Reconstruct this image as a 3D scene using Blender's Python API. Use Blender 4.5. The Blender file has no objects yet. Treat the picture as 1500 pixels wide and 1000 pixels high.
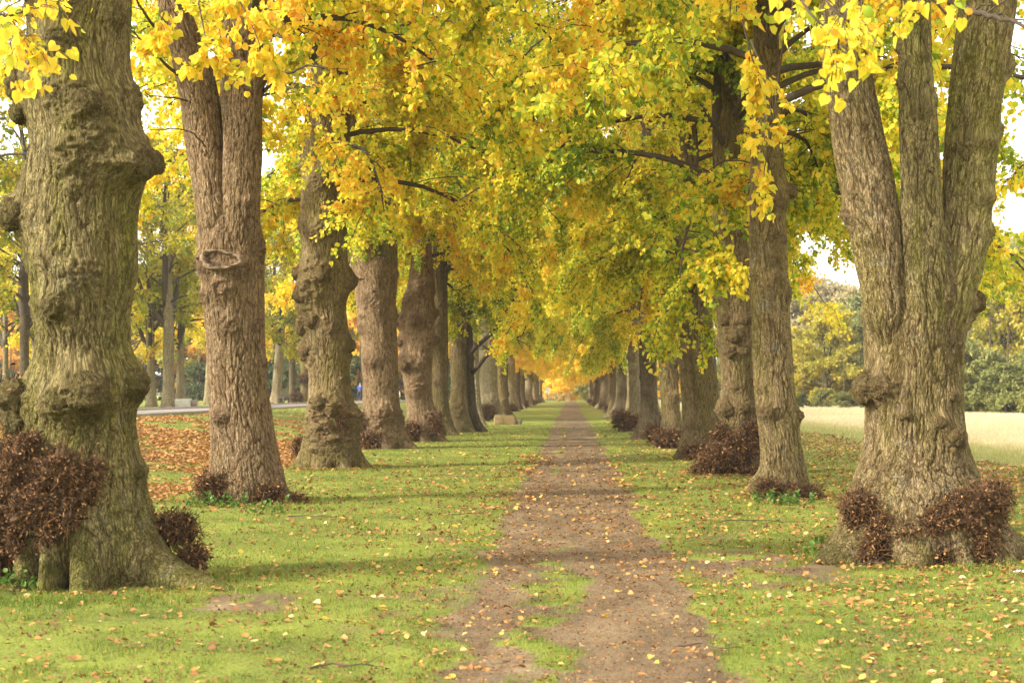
import bpy, math, random
import numpy as np
from mathutils import Vector, Matrix

rng = np.random.default_rng(7)
random.seed(7)
C = bpy.context.scene.collection
F = 2083.0          # focal length in photograph pixels (50 mm on a 36 mm wide frame of 1500 px)
VX, VY, H = 836.0, 575.0, 1.6

def P(x, y, d):
    return np.array([(x - VX) * d / F, d, H + (VY - y) * d / F])

# ------------------------------------------------------------------ noise
_perm = np.random.default_rng(3).permutation(256).astype(np.int64)
_perm = np.concatenate([_perm, _perm, _perm])
_g = np.random.default_rng(4).normal(size=(256, 3)); _g /= np.linalg.norm(_g, axis=1)[:, None]
def perlin(p):
    p = np.asarray(p, dtype=np.float64)
    i = np.floor(p).astype(np.int64); f = p - i
    u = f * f * f * (f * (f * 6 - 15) + 10)
    i &= 255
    out = 0
    for dx in (0, 1):
        for dy in (0, 1):
            for dz in (0, 1):
                h = _perm[_perm[_perm[(i[:, 0] + dx) & 255] + ((i[:, 1] + dy) & 255)] + ((i[:, 2] + dz) & 255)]
                g = _g[h]
                dot = g[:, 0] * (f[:, 0] - dx) + g[:, 1] * (f[:, 1] - dy) + g[:, 2] * (f[:, 2] - dz)
                w = (u[:, 0] if dx else 1 - u[:, 0]) * (u[:, 1] if dy else 1 - u[:, 1]) * (u[:, 2] if dz else 1 - u[:, 2])
                out = out + w * dot
    return out * 1.5
def fbm(p, o=3):
    a, s, out = 1.0, 1.0, 0
    for k in range(o):
        out = out + a * perlin(p * s + 17.3 * k); a *= .5; s *= 2.03
    return out
def n2(x, y, sc, o=3, seed=0.0):
    return fbm(np.stack([np.ravel(x) * sc, np.ravel(y) * sc, np.full(np.size(x), seed + .37)], 1), o).reshape(np.shape(x))
def smooth(a, b, x):
    t = np.clip((x - a) / (b - a), 0, 1); return t * t * (3 - 2 * t)
def norm(v):
    return v / np.maximum(np.linalg.norm(v, axis=-1, keepdims=True), 1e-9)

# ------------------------------------------------------------------ terrain
def gz(X, Y):
    X = np.asarray(X, float); Y = np.asarray(Y, float)
    g = 0.8 * smooth(6.2, 13.0, -X)
    g = g + 0.35 * smooth(9, 30, X) * 0
    return g
def dirt_mask(X, Y):
    """1 on the trodden path, 0 on the lawn; the same field drives the ground colour and the blades."""
    a = n2(X, Y, 1.1, 3, 1) * .20 + n2(X, Y, 5.0, 2, 5) * .12
    b = n2(X, Y, .3, 2, 9) * .12
    left = -.84 + .16 * smooth(11, 7.5, Y) + a * .9 + b; right = .94 + a * .9 - b
    m = smooth(-.16, .16, X - left) * smooth(-.16, .16, right - X)
    strip = np.exp(-((X + .17 + .12 * b + .25 * n2(X, Y, 1.3, 2, 51)) / .22) ** 2) * smooth(19, 11, Y) * 1.0
    strip = strip + np.exp(-((X + .30) / .22) ** 2) * smooth(14, 20, Y) * smooth(-.12, .3, n2(X, Y, .3, 2, 31)) * .85
    m = np.clip(m - strip * smooth(-.3, .3, n2(X, Y, 2.3, 3, 22) + .1), 0, 1)
    # worn bare patches beside the near trees and along the path's edges
    w = smooth(.24, .55, n2(X, Y, .8, 3, 44)) * smooth(3.2, 1.0, np.abs(X - .1)) * .5
    w2 = np.exp(-(((X + 2.6) / .75) ** 2 + ((Y - 10.9) / .55) ** 2)) * smooth(-.25, .2, n2(X, Y, 2.4, 3, 61)) * 1.1
    w3 = np.exp(-(((X - 1.75) / .8) ** 2 + ((Y - 13.2) / 1.6) ** 2)) * smooth(-.3, .15, n2(X, Y, 2.0, 3, 71)) * 1.1
    return np.clip(np.maximum.reduce([m, w, w2, w3]), 0, 1)
def meadow_mask(X, Y):
    return smooth(9.2, 10.2, X + n2(X, Y, .35, 2, 3) * .9)
def litter_mask(X, Y):
    l = .075 + .25 * smooth(.9, 3.0, X) + .09 * smooth(.0, .5, n2(X, Y, .3, 2, 12))
    l = l + 1.6 * smooth(5.6, 6.8, -X) * smooth(14, 20, Y) * smooth(66, 44, Y) * smooth(15.5, 10.5, -X) * smooth(-.35, .12, n2(X, Y, .55, 3, 8) + .1)
    l = l + .5 * smooth(6.0, 8.0, X) * smooth(9.8, 9.3, X) * smooth(15, 24, Y)
    return np.clip(l, 0, 1)

# ------------------------------------------------------------------ mesh building
def mesh(name, V, faces, mats, smooth_=True, attrs=None, mi=None):
    """V (n,3); faces: list of int arrays (m,k) of equal-sided faces"""
    me = bpy.data.meshes.new(name)
    V = np.asarray(V, np.float32)
    faces = [np.asarray(f, np.int32) for f in faces if len(f)]
    nl = sum(f.size for f in faces); nf = sum(len(f) for f in faces)
    me.vertices.add(len(V)); me.vertices.foreach_set('co', V.ravel())
    me.loops.add(nl); me.loops.foreach_set('vertex_index', np.concatenate([f.ravel() for f in faces]))
    me.polygons.add(nf)
    tot = np.concatenate([np.full(len(f), f.shape[1], np.int32) for f in faces])
    st = np.concatenate([[0], np.cumsum(tot)[:-1]]).astype(np.int32)
    me.polygons.foreach_set('loop_start', st)
    me.polygons.foreach_set('use_smooth', np.full(nf, smooth_, bool))
    for m in mats: me.materials.append(m)
    if mi is not None: me.polygons.foreach_set('material_index', np.asarray(mi, np.int32))
    for k, a in (attrs or {}).items():
        a = np.asarray(a, np.float32)
        if a.ndim == 2:
            me.attributes.new(k, 'FLOAT_VECTOR', 'POINT').data.foreach_set('vector', a.ravel())
        else:
            me.attributes.new(k, 'FLOAT', 'POINT').data.foreach_set('value', a)
    me.update(calc_edges=True)
    return me
def obj(name, me, parent=None):
    o = bpy.data.objects.new(name, me); C.objects.link(o)
    if parent is not None: o.parent = parent
    return o
def tag(o, label=None, cat=None, group=None, kind=None):
    if label: o['label'] = label
    if cat: o['category'] = cat
    if group: o['group'] = group
    if kind: o['kind'] = kind
    return o
def thing(name, label, cat, loc=(0, 0, 0), group=None, rz=0.0):
    o = bpy.data.objects.new(name, None); C.objects.link(o)
    o.empty_display_size = .2
    o.location = tuple(float(v) for v in loc); o.rotation_euler = (0, 0, rz)
    return tag(o, label, cat, group)
class MB:
    """collects faces of several shapes for one part"""
    def __init__(s): s.V = []; s.Fq = []; s.Ft = []; s.n = 0; s.A = {}
    def add(s, V, quads=None, tris=None, **attrs):
        V = np.asarray(V, float)
        if quads is not None and len(quads): s.Fq.append(np.asarray(quads) + s.n)
        if tris is not None and len(tris): s.Ft.append(np.asarray(tris) + s.n)
        s.V.append(V)
        for k in set(list(attrs) + list(s.A)):
            a = attrs.get(k, 0.0)
            a = np.broadcast_to(np.asarray(a, float), (len(V),)) if np.ndim(a) < 2 else a
            s.A.setdefault(k, [np.zeros(s.n)] if s.n else []).append(a)
        s.n += len(V)
    def box(s, x0, x1, y0, y1, z0, z1, M=None, bev=.0):
        V = np.array([[x, y, z] for z in (z0, z1) for y in (y0, y1) for x in (x0, x1)], float)
        if M is not None: V = V @ np.array(M.to_3x3()).T + np.array(M.translation)
        s.add(V, [[0, 2, 3, 1], [4, 5, 7, 6], [0, 1, 5, 4], [2, 6, 7, 3], [0, 4, 6, 2], [1, 3, 7, 5]])
    def build(s, name, mats, smooth_=True, mi=None):
        fs = []
        if s.Fq: fs.append(np.concatenate(s.Fq))
        if s.Ft: fs.append(np.concatenate(s.Ft))
        return mesh(name, np.concatenate(s.V), fs, mats, smooth_, {k: np.concatenate(v) for k, v in s.A.items()}, mi)

def tubes(PT, R, S):
    """PT (M,K,3) polylines, R (M,K) radii -> verts, quads"""
    M, K, _ = PT.shape
    T = norm(np.gradient(PT, axis=1))
    ref = np.where(np.abs(T[..., 2:3]) > .9, np.array([1., 0, 0]), np.array([0, 0, 1.]))
    ref = np.broadcast_to(ref[:, :1], T.shape)
    A = norm(np.cross(T, ref)); B = np.cross(T, A)
    th = np.arange(S) * 2 * np.pi / S
    V = PT[:, :, None] + R[:, :, None, None] * (A[:, :, None] * np.cos(th)[None, None, :, None] + B[:, :, None] * np.sin(th)[None, None, :, None])
    idx = np.arange(M * K * S).reshape(M, K, S)
    q = np.stack([idx[:, :-1], np.roll(idx, -1, 2)[:, :-1], np.roll(idx, -1, 2)[:, 1:], idx[:, 1:]], -1).reshape(-1, 4)
    return V.reshape(-1, 3), q

# ------------------------------------------------------------------ materials
def mat(name):
    m = bpy.data.materials.new(name); m.use_nodes = True
    nt = m.node_tree; nt.nodes.clear()
    return m, nt, nt.nodes, nt.links
def N(nt, t, **kw):
    n = nt.nodes.new(t)
    for k, v in kw.items():
        if k.startswith('i_'): n.inputs[k[2:].replace('_', ' ')].default_value = v
        else: setattr(n, k, v)
    return n
def ramp(nt, fac, stops, interp='LINEAR'):
    r = nt.nodes.new('ShaderNodeValToRGB'); r.color_ramp.interpolation = interp
    el = r.color_ramp.elements
    while len(el) < len(stops): el.new(.5)
    for e, (p, c) in zip(el, stops):
        e.position = p; e.color = (*c, 1) if len(c) == 3 else c
    nt.links.new(fac, r.inputs[0]); return r.outputs[0]
def mixc(nt, fac, a, b, mode='MIX'):
    m = nt.nodes.new('ShaderNodeMix'); m.data_type = 'RGBA'; m.blend_type = mode; m.clamp_factor = True
    for s, v in ((m.inputs[0], fac), (m.inputs[6], a), (m.inputs[7], b)):
        if hasattr(v, 'node'): nt.links.new(v, s)
        elif isinstance(v, (int, float)): s.default_value = v
        else: s.default_value = (*v, 1) if len(v) == 3 else v
    return m.outputs[2]
def mathn(nt, op, a, b=None, c=None, clamp=False):
    m = nt.nodes.new('ShaderNodeMath'); m.operation = op; m.use_clamp = clamp
    for s, v in zip(m.inputs, (a, b, c)):
        if v is None: continue
        if hasattr(v, 'node'): nt.links.new(v, s)
        else: s.default_value = v
    return m.outputs[0]
def attr(nt, name, out='Fac'):
    a = nt.nodes.new('ShaderNodeAttribute'); a.attribute_name = name; return a.outputs[out]
def vscale(nt, v, s):
    m = nt.nodes.new('ShaderNodeVectorMath'); m.operation = 'MULTIPLY'; nt.links.new(v, m.inputs[0]); m.inputs[1].default_value = s; return m.outputs[0]
def noise(nt, v, scale, detail=4, rough=.55, dist=0.0):
    n = nt.nodes.new('ShaderNodeTexNoise'); n.inputs['Scale'].default_value = scale; n.inputs['Detail'].default_value = detail
    n.inputs['Roughness'].default_value = rough; n.inputs['Distortion'].default_value = dist
    if v is not None: nt.links.new(v, n.inputs['Vector'])
    return n.outputs['Fac']
def finish(nt, color, rough=.85, bump=None, bstr=.5, bdist=.02, spec=.2, transl=None, tfac=.5):
    out = nt.nodes.new('ShaderNodeOutputMaterial'); p = nt.nodes.new('ShaderNodeBsdfPrincipled')
    if hasattr(color, 'node'): nt.links.new(color, p.inputs['Base Color'])
    else: p.inputs['Base Color'].default_value = (*color, 1)
    p.inputs['Roughness'].default_value = rough; p.inputs['Specular IOR Level'].default_value = spec
    if bump is not None:
        b = nt.nodes.new('ShaderNodeBump'); b.inputs['Strength'].default_value = bstr; b.inputs['Distance'].default_value = bdist
        nt.links.new(bump, b.inputs['Height']); nt.links.new(b.outputs[0], p.inputs['Normal'])
    s = p.outputs[0]
    if transl is not None:
        t = nt.nodes.new('ShaderNodeBsdfTranslucent'); nt.links.new(transl, t.inputs['Color']) if hasattr(transl, 'node') else None
        m = nt.nodes.new('ShaderNodeMixShader'); m.inputs[0].default_value = tfac
        nt.links.new(s, m.inputs[1]); nt.links.new(t.outputs[0], m.inputs[2]); s = m.outputs[0]
    nt.links.new(s, out.inputs['Surface'])

def bark_mat(name, grey, brown, moss, moss_amt=.45, zmoss=.5, lichen=(.26, .27, .22), lich_amt=.3):
    m, nt, ns, ln = mat(name)
    rest = attr(nt, 'rest', 'Vector'); burr = attr(nt, 'burr'); ridge = attr(nt, 'ridge'); hgt = attr(nt, 'hgt')
    ob = nt.nodes.new('ShaderNodeObjectInfo')
    big = noise(nt, rest, 1.6, 5, .6, .4)
    fine = noise(nt, vscale(nt, rest, (30, 30, 6)), 1.0, 5, .65, .6)
    fine2 = noise(nt, vscale(nt, rest, (110, 110, 30)), 1.0, 4, .7, .3)
    # narrow cracks between bark plates: thin zero lines of stretched noise
    def cracks(sc, w):
        n = noise(nt, vscale(nt, rest, sc), 1.0, 2, .5, .35)
        return ramp(nt, mathn(nt, 'ABSOLUTE', mathn(nt, 'SUBTRACT', n, .5)), [(0, (0, 0, 0)), (w, (1, 1, 1))])
    ck = mathn(nt, 'MULTIPLY', mathn(nt, 'ADD', mathn(nt, 'MULTIPLY', cracks((30, 30, 6.5), .055), .75), .25), mathn(nt, 'ADD', mathn(nt, 'MULTIPLY', cracks((62, 62, 19), .06), .6), .4))
    f = mathn(nt, 'ADD', mathn(nt, 'MULTIPLY', ridge, .5), mathn(nt, 'MULTIPLY', fine, .5))
    dark = tuple(v * .30 for v in brown)
    base = ramp(nt, f, [(.25, tuple(v * .55 for v in brown)), (.46, brown), (.64, grey), (.85, tuple(min(1, v * 1.4) for v in grey))])
    # algae: green film in long patches; moss near the foot
    al = noise(nt, vscale(nt, rest, (2.6, 2.6, .75)), 1.0, 5, .6, .5)
    alf = ramp(nt, al, [(.40, (0, 0, 0)), (.64, (1, 1, 1))])
    base = mixc(nt, mathn(nt, 'MULTIPLY', alf, moss_amt), base, mixc(nt, fine, moss, tuple(v * .5 for v in moss)))
    damp = noise(nt, vscale(nt, rest, (5, 5, .35)), 1.0, 4, .6, .4)
    base = mixc(nt, mathn(nt, 'MULTIPLY', ramp(nt, damp, [(.5, (0, 0, 0)), (.68, (1, 1, 1))]), .6), base, mixc(nt, fine, dark, brown))
    foot = mathn(nt, 'MULTIPLY', mathn(nt, 'SUBTRACT', 1.0, mathn(nt, 'DIVIDE', hgt, .75, clamp=True)), ramp(nt, big, [(.46, (0, 0, 0)), (.62, (1, 1, 1))]))
    base = mixc(nt, mathn(nt, 'MULTIPLY', foot, zmoss), base, (.05, .066, .010))
    li = noise(nt, rest, 3.4, 6, .7)
    base = mixc(nt, mathn(nt, 'MULTIPLY', ramp(nt, li, [(.56, (0, 0, 0)), (.70, (1, 1, 1))]), lich_amt), base, lichen)
    bc = ramp(nt, noise(nt, rest, 30, 5, .7), [(.34, (.022, .015, .009)), (.48, tuple(v * .8 for v in brown)), (.7, tuple(v * 1.0 for v in grey))])
    base = mixc(nt, mathn(nt, 'MULTIPLY', burr, .7), base, bc)
    base = mixc(nt, .3, base, mixc(nt, ramp(nt, fine2, [(.35, (0, 0, 0)), (.65, (1, 1, 1))]), dark, grey))
    base = mixc(nt, mathn(nt, 'MULTIPLY', mathn(nt, 'SUBTRACT', 1.0, ck), mathn(nt, 'SUBTRACT', .85, mathn(nt, 'MULTIPLY', burr, .4))), base, dark)
    hs = nt.nodes.new('ShaderNodeHueSaturation'); ln.new(base, hs.inputs['Color'])
    hs.inputs['Saturation'].default_value = 1.12
    ln.new(mathn(nt, 'ADD', mathn(nt, 'MULTIPLY', ob.outputs['Random'], .3), .87), hs.inputs['Value'])
    bh = mathn(nt, 'ADD', mathn(nt, 'MULTIPLY', fine, .6), mathn(nt, 'MULTIPLY', fine2, .5))
    bh = mathn(nt, 'ADD', bh, mathn(nt, 'MULTIPLY', ck, .9))
    bh = mathn(nt, 'ADD', bh, mathn(nt, 'MULTIPLY', mathn(nt, 'MULTIPLY', noise(nt, rest, 45, 5, .7), burr), 1.4))
    finish(nt, hs.outputs[0], .9, bh, 1.0, .022, .12)
    return m
BARK_GREEN = bark_mat('lime_bark_green', (.31, .25, .125), (.115, .08, .037), (.215, .215, .036), .85, .9)
BARK_BROWN = bark_mat('lime_bark_brown', (.37, .265, .165), (.15, .09, .048), (.20, .175, .045), .3, .4, lich_amt=.15)
BARK_TAN = bark_mat('lime_bark_tan', (.33, .25, .14), (.13, .085, .042), (.225, .21, .04), .65, .6, lichen=(.27, .28, .255), lich_amt=.4)
BARK_PALE = bark_mat('pale_bark', (.50, .42, .27), (.29, .215, .13), (.24, .22, .07), .4, .3)
BARK_DARK = bark_mat('dark_bark', (.21, .165, .105), (.105, .074, .046), (.105, .105, .03), .5, .3)

def twig_mat(name, c0, c1):
    m, nt, ns, ln = mat(name)
    t = attr(nt, 'tint')
    g = nt.nodes.new('ShaderNodeNewGeometry')
    n = noise(nt, g.outputs['Position'], 14, 3)
    finish(nt, mixc(nt, n, c0, c1), .85, None)
    return m
TWIG = twig_mat('twig_bark', (.035, .026, .018), (.12, .09, .06))

def leaf_mat(name, stops, tf=.5, transl_gain=1.25, spread=.14):
    m, nt, ns, ln = mat(name)
    t = attr(nt, 'tint'); ob = nt.nodes.new('ShaderNodeObjectInfo')
    t = mathn(nt, 'ADD', t, mathn(nt, 'MULTIPLY', mathn(nt, 'SUBTRACT', ob.outputs['Random'], .5), spread), clamp=True)
    col = ramp(nt, t, stops)
    g = nt.nodes.new('ShaderNodeNewGeometry'); sp_ = ramp(nt, noise(nt, g.outputs['Position'], 75, 4, .7), [(.58, (0, 0, 0)), (.68, (1, 1, 1))])
    col = mixc(nt, mathn(nt, 'MULTIPLY', sp_, .4), col, mixc(nt, .5, col, (.22, .11, .02)))
    tc = mixc(nt, 1.0, col, (transl_gain, transl_gain * .97, transl_gain * .8), 'MULTIPLY')
    finish(nt, col, .5, None, spec=.28, transl=tc, tfac=tf)
    return m
YEL = [(0, (.15, .26, .024)), (.22, (.38, .46, .035)), (.38, (.68, .65, .05)), (.6, (.86, .69, .06)), (.82, (.86, .54, .05)), (1, (.70, .32, .045))]
LEAF_LIME = leaf_mat('autumn_lime_leaf', YEL, .56, 1.12)
LEAF_GOLD = leaf_mat('golden_leaf', [(0, (.60, .60, .06)), (.35, (.86, .69, .06)), (.7, (.88, .61, .06)), (1, (.82, .46, .06))])
LEAF_GREENY = leaf_mat('green_yellow_leaf', [(0, (.08, .13, .014)), (.4, (.24, .28, .025)), (.7, (.48, .42, .03)), (1, (.62, .40, .035))])
LEAF_DARK = leaf_mat('dark_green_leaf', [(0, (.03, .055, .016)), (.5, (.075, .10, .024)), (1, (.17, .18, .04))], .3)
LEAF_ORANGE = leaf_mat('orange_leaf', [(0, (.42, .34, .05)), (.4, (.62, .37, .06)), (.8, (.62, .29, .05)), (1, (.45, .19, .04))])
LEAF_LEMON = leaf_mat('pale_yellow_leaf', [(0, (.16, .19, .03)), (.4, (.38, .35, .04)), (1, (.58, .48, .07))])
LEAF_TAWNY = leaf_mat('tawny_leaf', [(0, (.22, .19, .05)), (.5, (.42, .31, .07)), (1, (.52, .33, .07))])
LEAF_DUN = leaf_mat('dun_leaf', [(0, (.25, .21, .11)), (.5, (.36, .30, .15)), (1, (.44, .36, .15))], .3)
LEAF_OLIVE = leaf_mat('olive_leaf', [(0, (.10, .125, .035)), (.5, (.20, .22, .06)), (1, (.34, .32, .09))], .4)

def dead_mat():
    m, nt, ns, ln = mat('dead_leaf_and_twig')
    col = ramp(nt, attr(nt, 'tint'), [(0, (.02, .012, .006)), (.3, (.075, .041, .019)), (.55, (.15, .077, .031)), (.78, (.26, .128, .047)), (1, (.45, .235, .09))])
    finish(nt, col, .8, None)
    return m
DEAD = dead_mat()
def litter_mat():
    m, nt, ns, ln = mat('fallen_leaf')
    col = ramp(nt, attr(nt, 'tint'), [(0, (.12, .065, .03)), (.25, (.27, .125, .045)), (.5, (.46, .21, .06)), (.7, (.53, .31, .10)), (.85, (.58, .37, .05)), (1, (.56, .40, .20))])
    g = nt.nodes.new('ShaderNodeNewGeometry')
    col = mixc(nt, mathn(nt, 'MULTIPLY', ramp(nt, noise(nt, g.outputs['Position'], 90, 3), [(.5, (0, 0, 0)), (.7, (1, 1, 1))]), .5), col, (.16, .085, .035))
    finish(nt, col, .6, None, spec=.3, transl=col, tfac=.2)
    return m
LITTER = litter_mat()
def grass_mat(name, stops):
    m, nt, ns, ln = mat(name)
    g = nt.nodes.new('ShaderNodeNewGeometry')
    patch = noise(nt, g.outputs['Position'], .9, 3)
    t = mathn(nt, 'ADD', attr(nt, 'tint'), mathn(nt, 'MULTIPLY', mathn(nt, 'SUBTRACT', patch, .5), .7), clamp=True)
    col = ramp(nt, t, stops)
    finish(nt, col, .6, None, spec=.2, transl=col, tfac=.45)
    return m
GRASS = grass_mat('lawn_grass', [(0, (.085, .135, .02)), (.4, (.18, .245, .032)), (.75, (.29, .31, .05)), (1, (.42, .36, .12))])
HAY = grass_mat('meadow_hay', [(0, (.32, .33, .10)), (.4, (.52, .46, .20)), (1, (.84, .70, .50))])
WEED = leaf_mat('weed_leaf', [(0, (.06, .13, .02)), (1, (.15, .25, .04))], .35)

def ground_mat():
    m, nt, ns, ln = mat('turf_and_trodden_earth')
    g = nt.nodes.new('ShaderNodeNewGeometry'); pos = g.outputs['Position']
    dirt = attr(nt, 'dirt'); mead = attr(nt, 'meadow'); lit = attr(nt, 'litter')
    sp = nt.nodes.new('ShaderNodeSeparateXYZ'); ln.new(pos, sp.inputs[0])
    fine = noise(nt, pos, 38, 5, .7)
    mid = noise(nt, pos, 7, 5, .6)
    big = noise(nt, pos, .8, 4, .55)
    turf = ramp(nt, mathn(nt, 'ADD', mathn(nt, 'MULTIPLY', fine, .6), mathn(nt, 'MULTIPLY', big, .4)), [(.32, (.055, .05, .02)), (.44, (.12, .14, .028)), (.56, (.22, .245, .042)), (.75, (.32, .30, .075))])
    grit = noise(nt, pos, 130, 3, .75); blot = noise(nt, vscale(nt, pos, (1.6, .8, 1)), 1.0, 5, .65)
    ef = mathn(nt, 'ADD', mathn(nt, 'MULTIPLY', fine, .3), mathn(nt, 'ADD', mathn(nt, 'MULTIPLY', grit, .35), mathn(nt, 'MULTIPLY', blot, .35)))
    earth = ramp(nt, ef, [(.36, (.042, .029, .017)), (.45, (.11, .077, .043)), (.55, (.215, .153, .088)), (.68, (.38, .285, .175))])
    hay = ramp(nt, mathn(nt, 'ADD', mathn(nt, 'MULTIPLY', mid, .5), mathn(nt, 'MULTIPLY', big, .5)), [(.3, (.40, .35, .16)), (.5, (.58, .49, .27)), (.7, (.70, .58, .36))])
    green = ramp(nt, mid, [(.3, (.26, .29, .08)), (.7, (.44, .42, .16))])
    mx = nt.nodes.new('ShaderNodeMapRange'); mx.inputs[1].default_value = 10.5; mx.inputs[2].default_value = 14.5; ln.new(sp.outputs[0], mx.inputs[0])
    hay = mixc(nt, mx.outputs[0], green, hay)
    col = mixc(nt, mead, turf, hay)
    # leaf flecks for the parts too far off for single leaves
    vo = nt.nodes.new('ShaderNodeTexVoronoi'); vo.inputs['Scale'].default_value = 9.; ln.new(pos, vo.inputs['Vector'])
    vs = nt.nodes.new('ShaderNodeSeparateColor'); ln.new(vo.outputs['Color'], vs.inputs[0])
    fl = mathn(nt, 'LESS_THAN', vs.outputs[0], mathn(nt, 'MULTIPLY', lit, .75))
    leafc = ramp(nt, vs.outputs[1], [(0, (.22, .10, .035)), (.5, (.50, .22, .06)), (1, (.62, .38, .12))])
    far = nt.nodes.new('ShaderNodeMapRange'); far.inputs[1].default_value = 14.; far.inputs[2].default_value = 26.; ln.new(sp.outputs[1], far.inputs[0])
    near = mathn(nt, 'LESS_THAN', vo.outputs['Distance'], .42)
    col = mixc(nt, mathn(nt, 'MULTIPLY', mathn(nt, 'MULTIPLY', fl, near), far.outputs[0]), col, leafc)
    d2 = mathn(nt, 'ADD', dirt, mathn(nt, 'MULTIPLY', mathn(nt, 'SUBTRACT', fine, .5), .7), clamp=True)
    earth = mixc(nt, mathn(nt, 'MULTIPLY', mathn(nt, 'MULTIPLY', fl, near), .3), earth, leafc)
    col = mixc(nt, ramp(nt, d2, [(.3, (0, 0, 0)), (.62, (1, 1, 1))]), col, earth)
    bh = mathn(nt, 'ADD', fine, mathn(nt, 'MULTIPLY', noise(nt, pos, 120, 3, .7), .4))
    finish(nt, col, .95, bh, .8, .02, .1)
    return m
GROUND = ground_mat()
def simple(name, c0, c1, sc=8, rough=.8, b=.3, bd=.01):
    m, nt, ns, ln = mat(name)
    tc = nt.nodes.new('ShaderNodeTexCoord')
    n = noise(nt, tc.outputs['Object'], sc, 6, .65)
    finish(nt, ramp(nt, n, [(.3, c0), (.7, c1)]), rough, n, b, bd)
    return m
ASPHALT = simple('asphalt', (.20, .165, .15), (.29, .24, .22), 5, .9)
KERB = simple('kerb_stone', (.30, .26, .22), (.42, .37, .31), 4, .9)
SAND = simple('weathered_sandstone', (.15, .10, .045), (.27, .185, .085), 7, .9, .6, .02)
MOSSY = simple('mossy_stone_top', (.12, .11, .03), (.26, .20, .08), 9, .95, .6, .02)
WOOD_GREY = simple('weathered_wood', (.16, .13, .10), (.30, .25, .19), 12, .85)
WOOD_CUT = simple('cut_wood', (.42, .32, .20), (.60, .48, .32), 14, .85)
CONCRETE = simple('pale_concrete', (.40, .37, .31), (.54, .50, .43), 5, .9)
DARKMETAL = simple('dark_metal', (.02, .02, .02), (.04, .04, .04), 6, .5)
WHITE = simple('white_paint', (.68, .68, .66), (.8, .8, .78), 4, .6)
DENIM = simple('dark_trousers', (.015, .018, .035), (.03, .034, .06), 20, .9)
BLUE = simple('blue_jacket', (.03, .06, .24), (.05, .09, .34), 14, .75)
SKIN = simple('skin', (.45, .25, .17), (.55, .32, .22), 20, .6)
HAIR = simple('grey_hair', (.16, .14, .12), (.26, .23, .20), 40, .7)

# ------------------------------------------------------------------ ground, path, road
def geo_axis(a, b, s0, k):
    out = [a]; s = s0
    while out[-1] < b: out.append(out[-1] + s); s *= k
    return out
xs = np.array(sorted(set([-v for v in geo_axis(9, 700, .1, 1.12)] + list(np.arange(-9, -2.2, .09)) + list(np.arange(-2.2, 2.4, .045)) + list(np.arange(2.4, 9, .09)) + geo_axis(9, 700, .1, 1.12))))
ys = np.array([-60, -30, -15, -6, 0, 3, 5] + list(np.arange(6.5, 22, .07)) + geo_axis(22, 900, .08, 1.022))
XX, YY = np.meshgrid(xs, ys)
D = dirt_mask(XX, YY); ML = meadow_mask(XX, YY); LT = litter_mask(XX, YY)
ZZ = gz(XX, YY) + .012 * n2(XX, YY, 1.7, 3, 2) * smooth(120, 30, YY) - .025 * D + .012 * D * n2(XX, YY, 6.0, 3, 4)
GV = np.stack([XX, YY, ZZ], -1).reshape(-1, 3)
gi = np.arange(XX.size).reshape(XX.shape)
GQ = np.stack([gi[:-1, :-1], gi[:-1, 1:], gi[1:, 1:], gi[1:, :-1]], -1)
xc = (xs[:-1] + xs[1:]) / 2; yc = (ys[:-1] + ys[1:]) / 2
Dc = (D[:-1, :-1] + D[1:, 1:]) / 2
on_path = (Dc > .5) & (np.abs(xc)[None, :] < 1.6) & (yc[:, None] > 3) & (yc[:, None] < 270)
def sub(faces):
    u, inv = np.unique(faces, return_inverse=True)
    return u, inv.reshape(faces.shape)
for nm, sel in (('lawn', ~on_path), ('path', on_path)):
    u, fq = sub(GQ[sel])
    tag(obj(nm, mesh(nm, GV[u], [fq], [GROUND], True, {'dirt': D.ravel()[u], 'meadow': ML.ravel()[u], 'litter': LT.ravel()[u]})), kind='structure')
def strip(name, l0, l1, z, m, y0=-20., y1=330., n=160, thick=None):
    Y = np.linspace(y0, y1, n); V = []
    for y in Y:
        for l in (l0, l1): V.append([-l, y, float(gz(-l, y)) + z])
    V = np.array(V); i = np.arange(n) * 2
    q = np.stack([i[:-1], i[:-1] + 1, i[1:] + 1, i[1:]], -1)[:, ::-1]
    if thick:
        W = V.copy(); W[:, 2] -= thick; k = len(V)
        V = np.concatenate([V, W])
        q = np.concatenate([q, np.stack([i[:-1], i[1:], i[1:] + k, i[:-1] + k], -1), np.stack([i[:-1] + 1, i[:-1] + 1 + k, i[1:] + 1 + k, i[1:] + 1], -1)])
    return tag(obj(name, mesh(name, V, [q], [m], False)), kind='structure')
strip('road', 14.45, 19.3, .006, ASPHALT)
strip('kerb', 14.3, 14.45, .10, KERB, thick=.2)
strip('kerb', 19.3, 19.45, .10, KERB, thick=.2)

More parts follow.
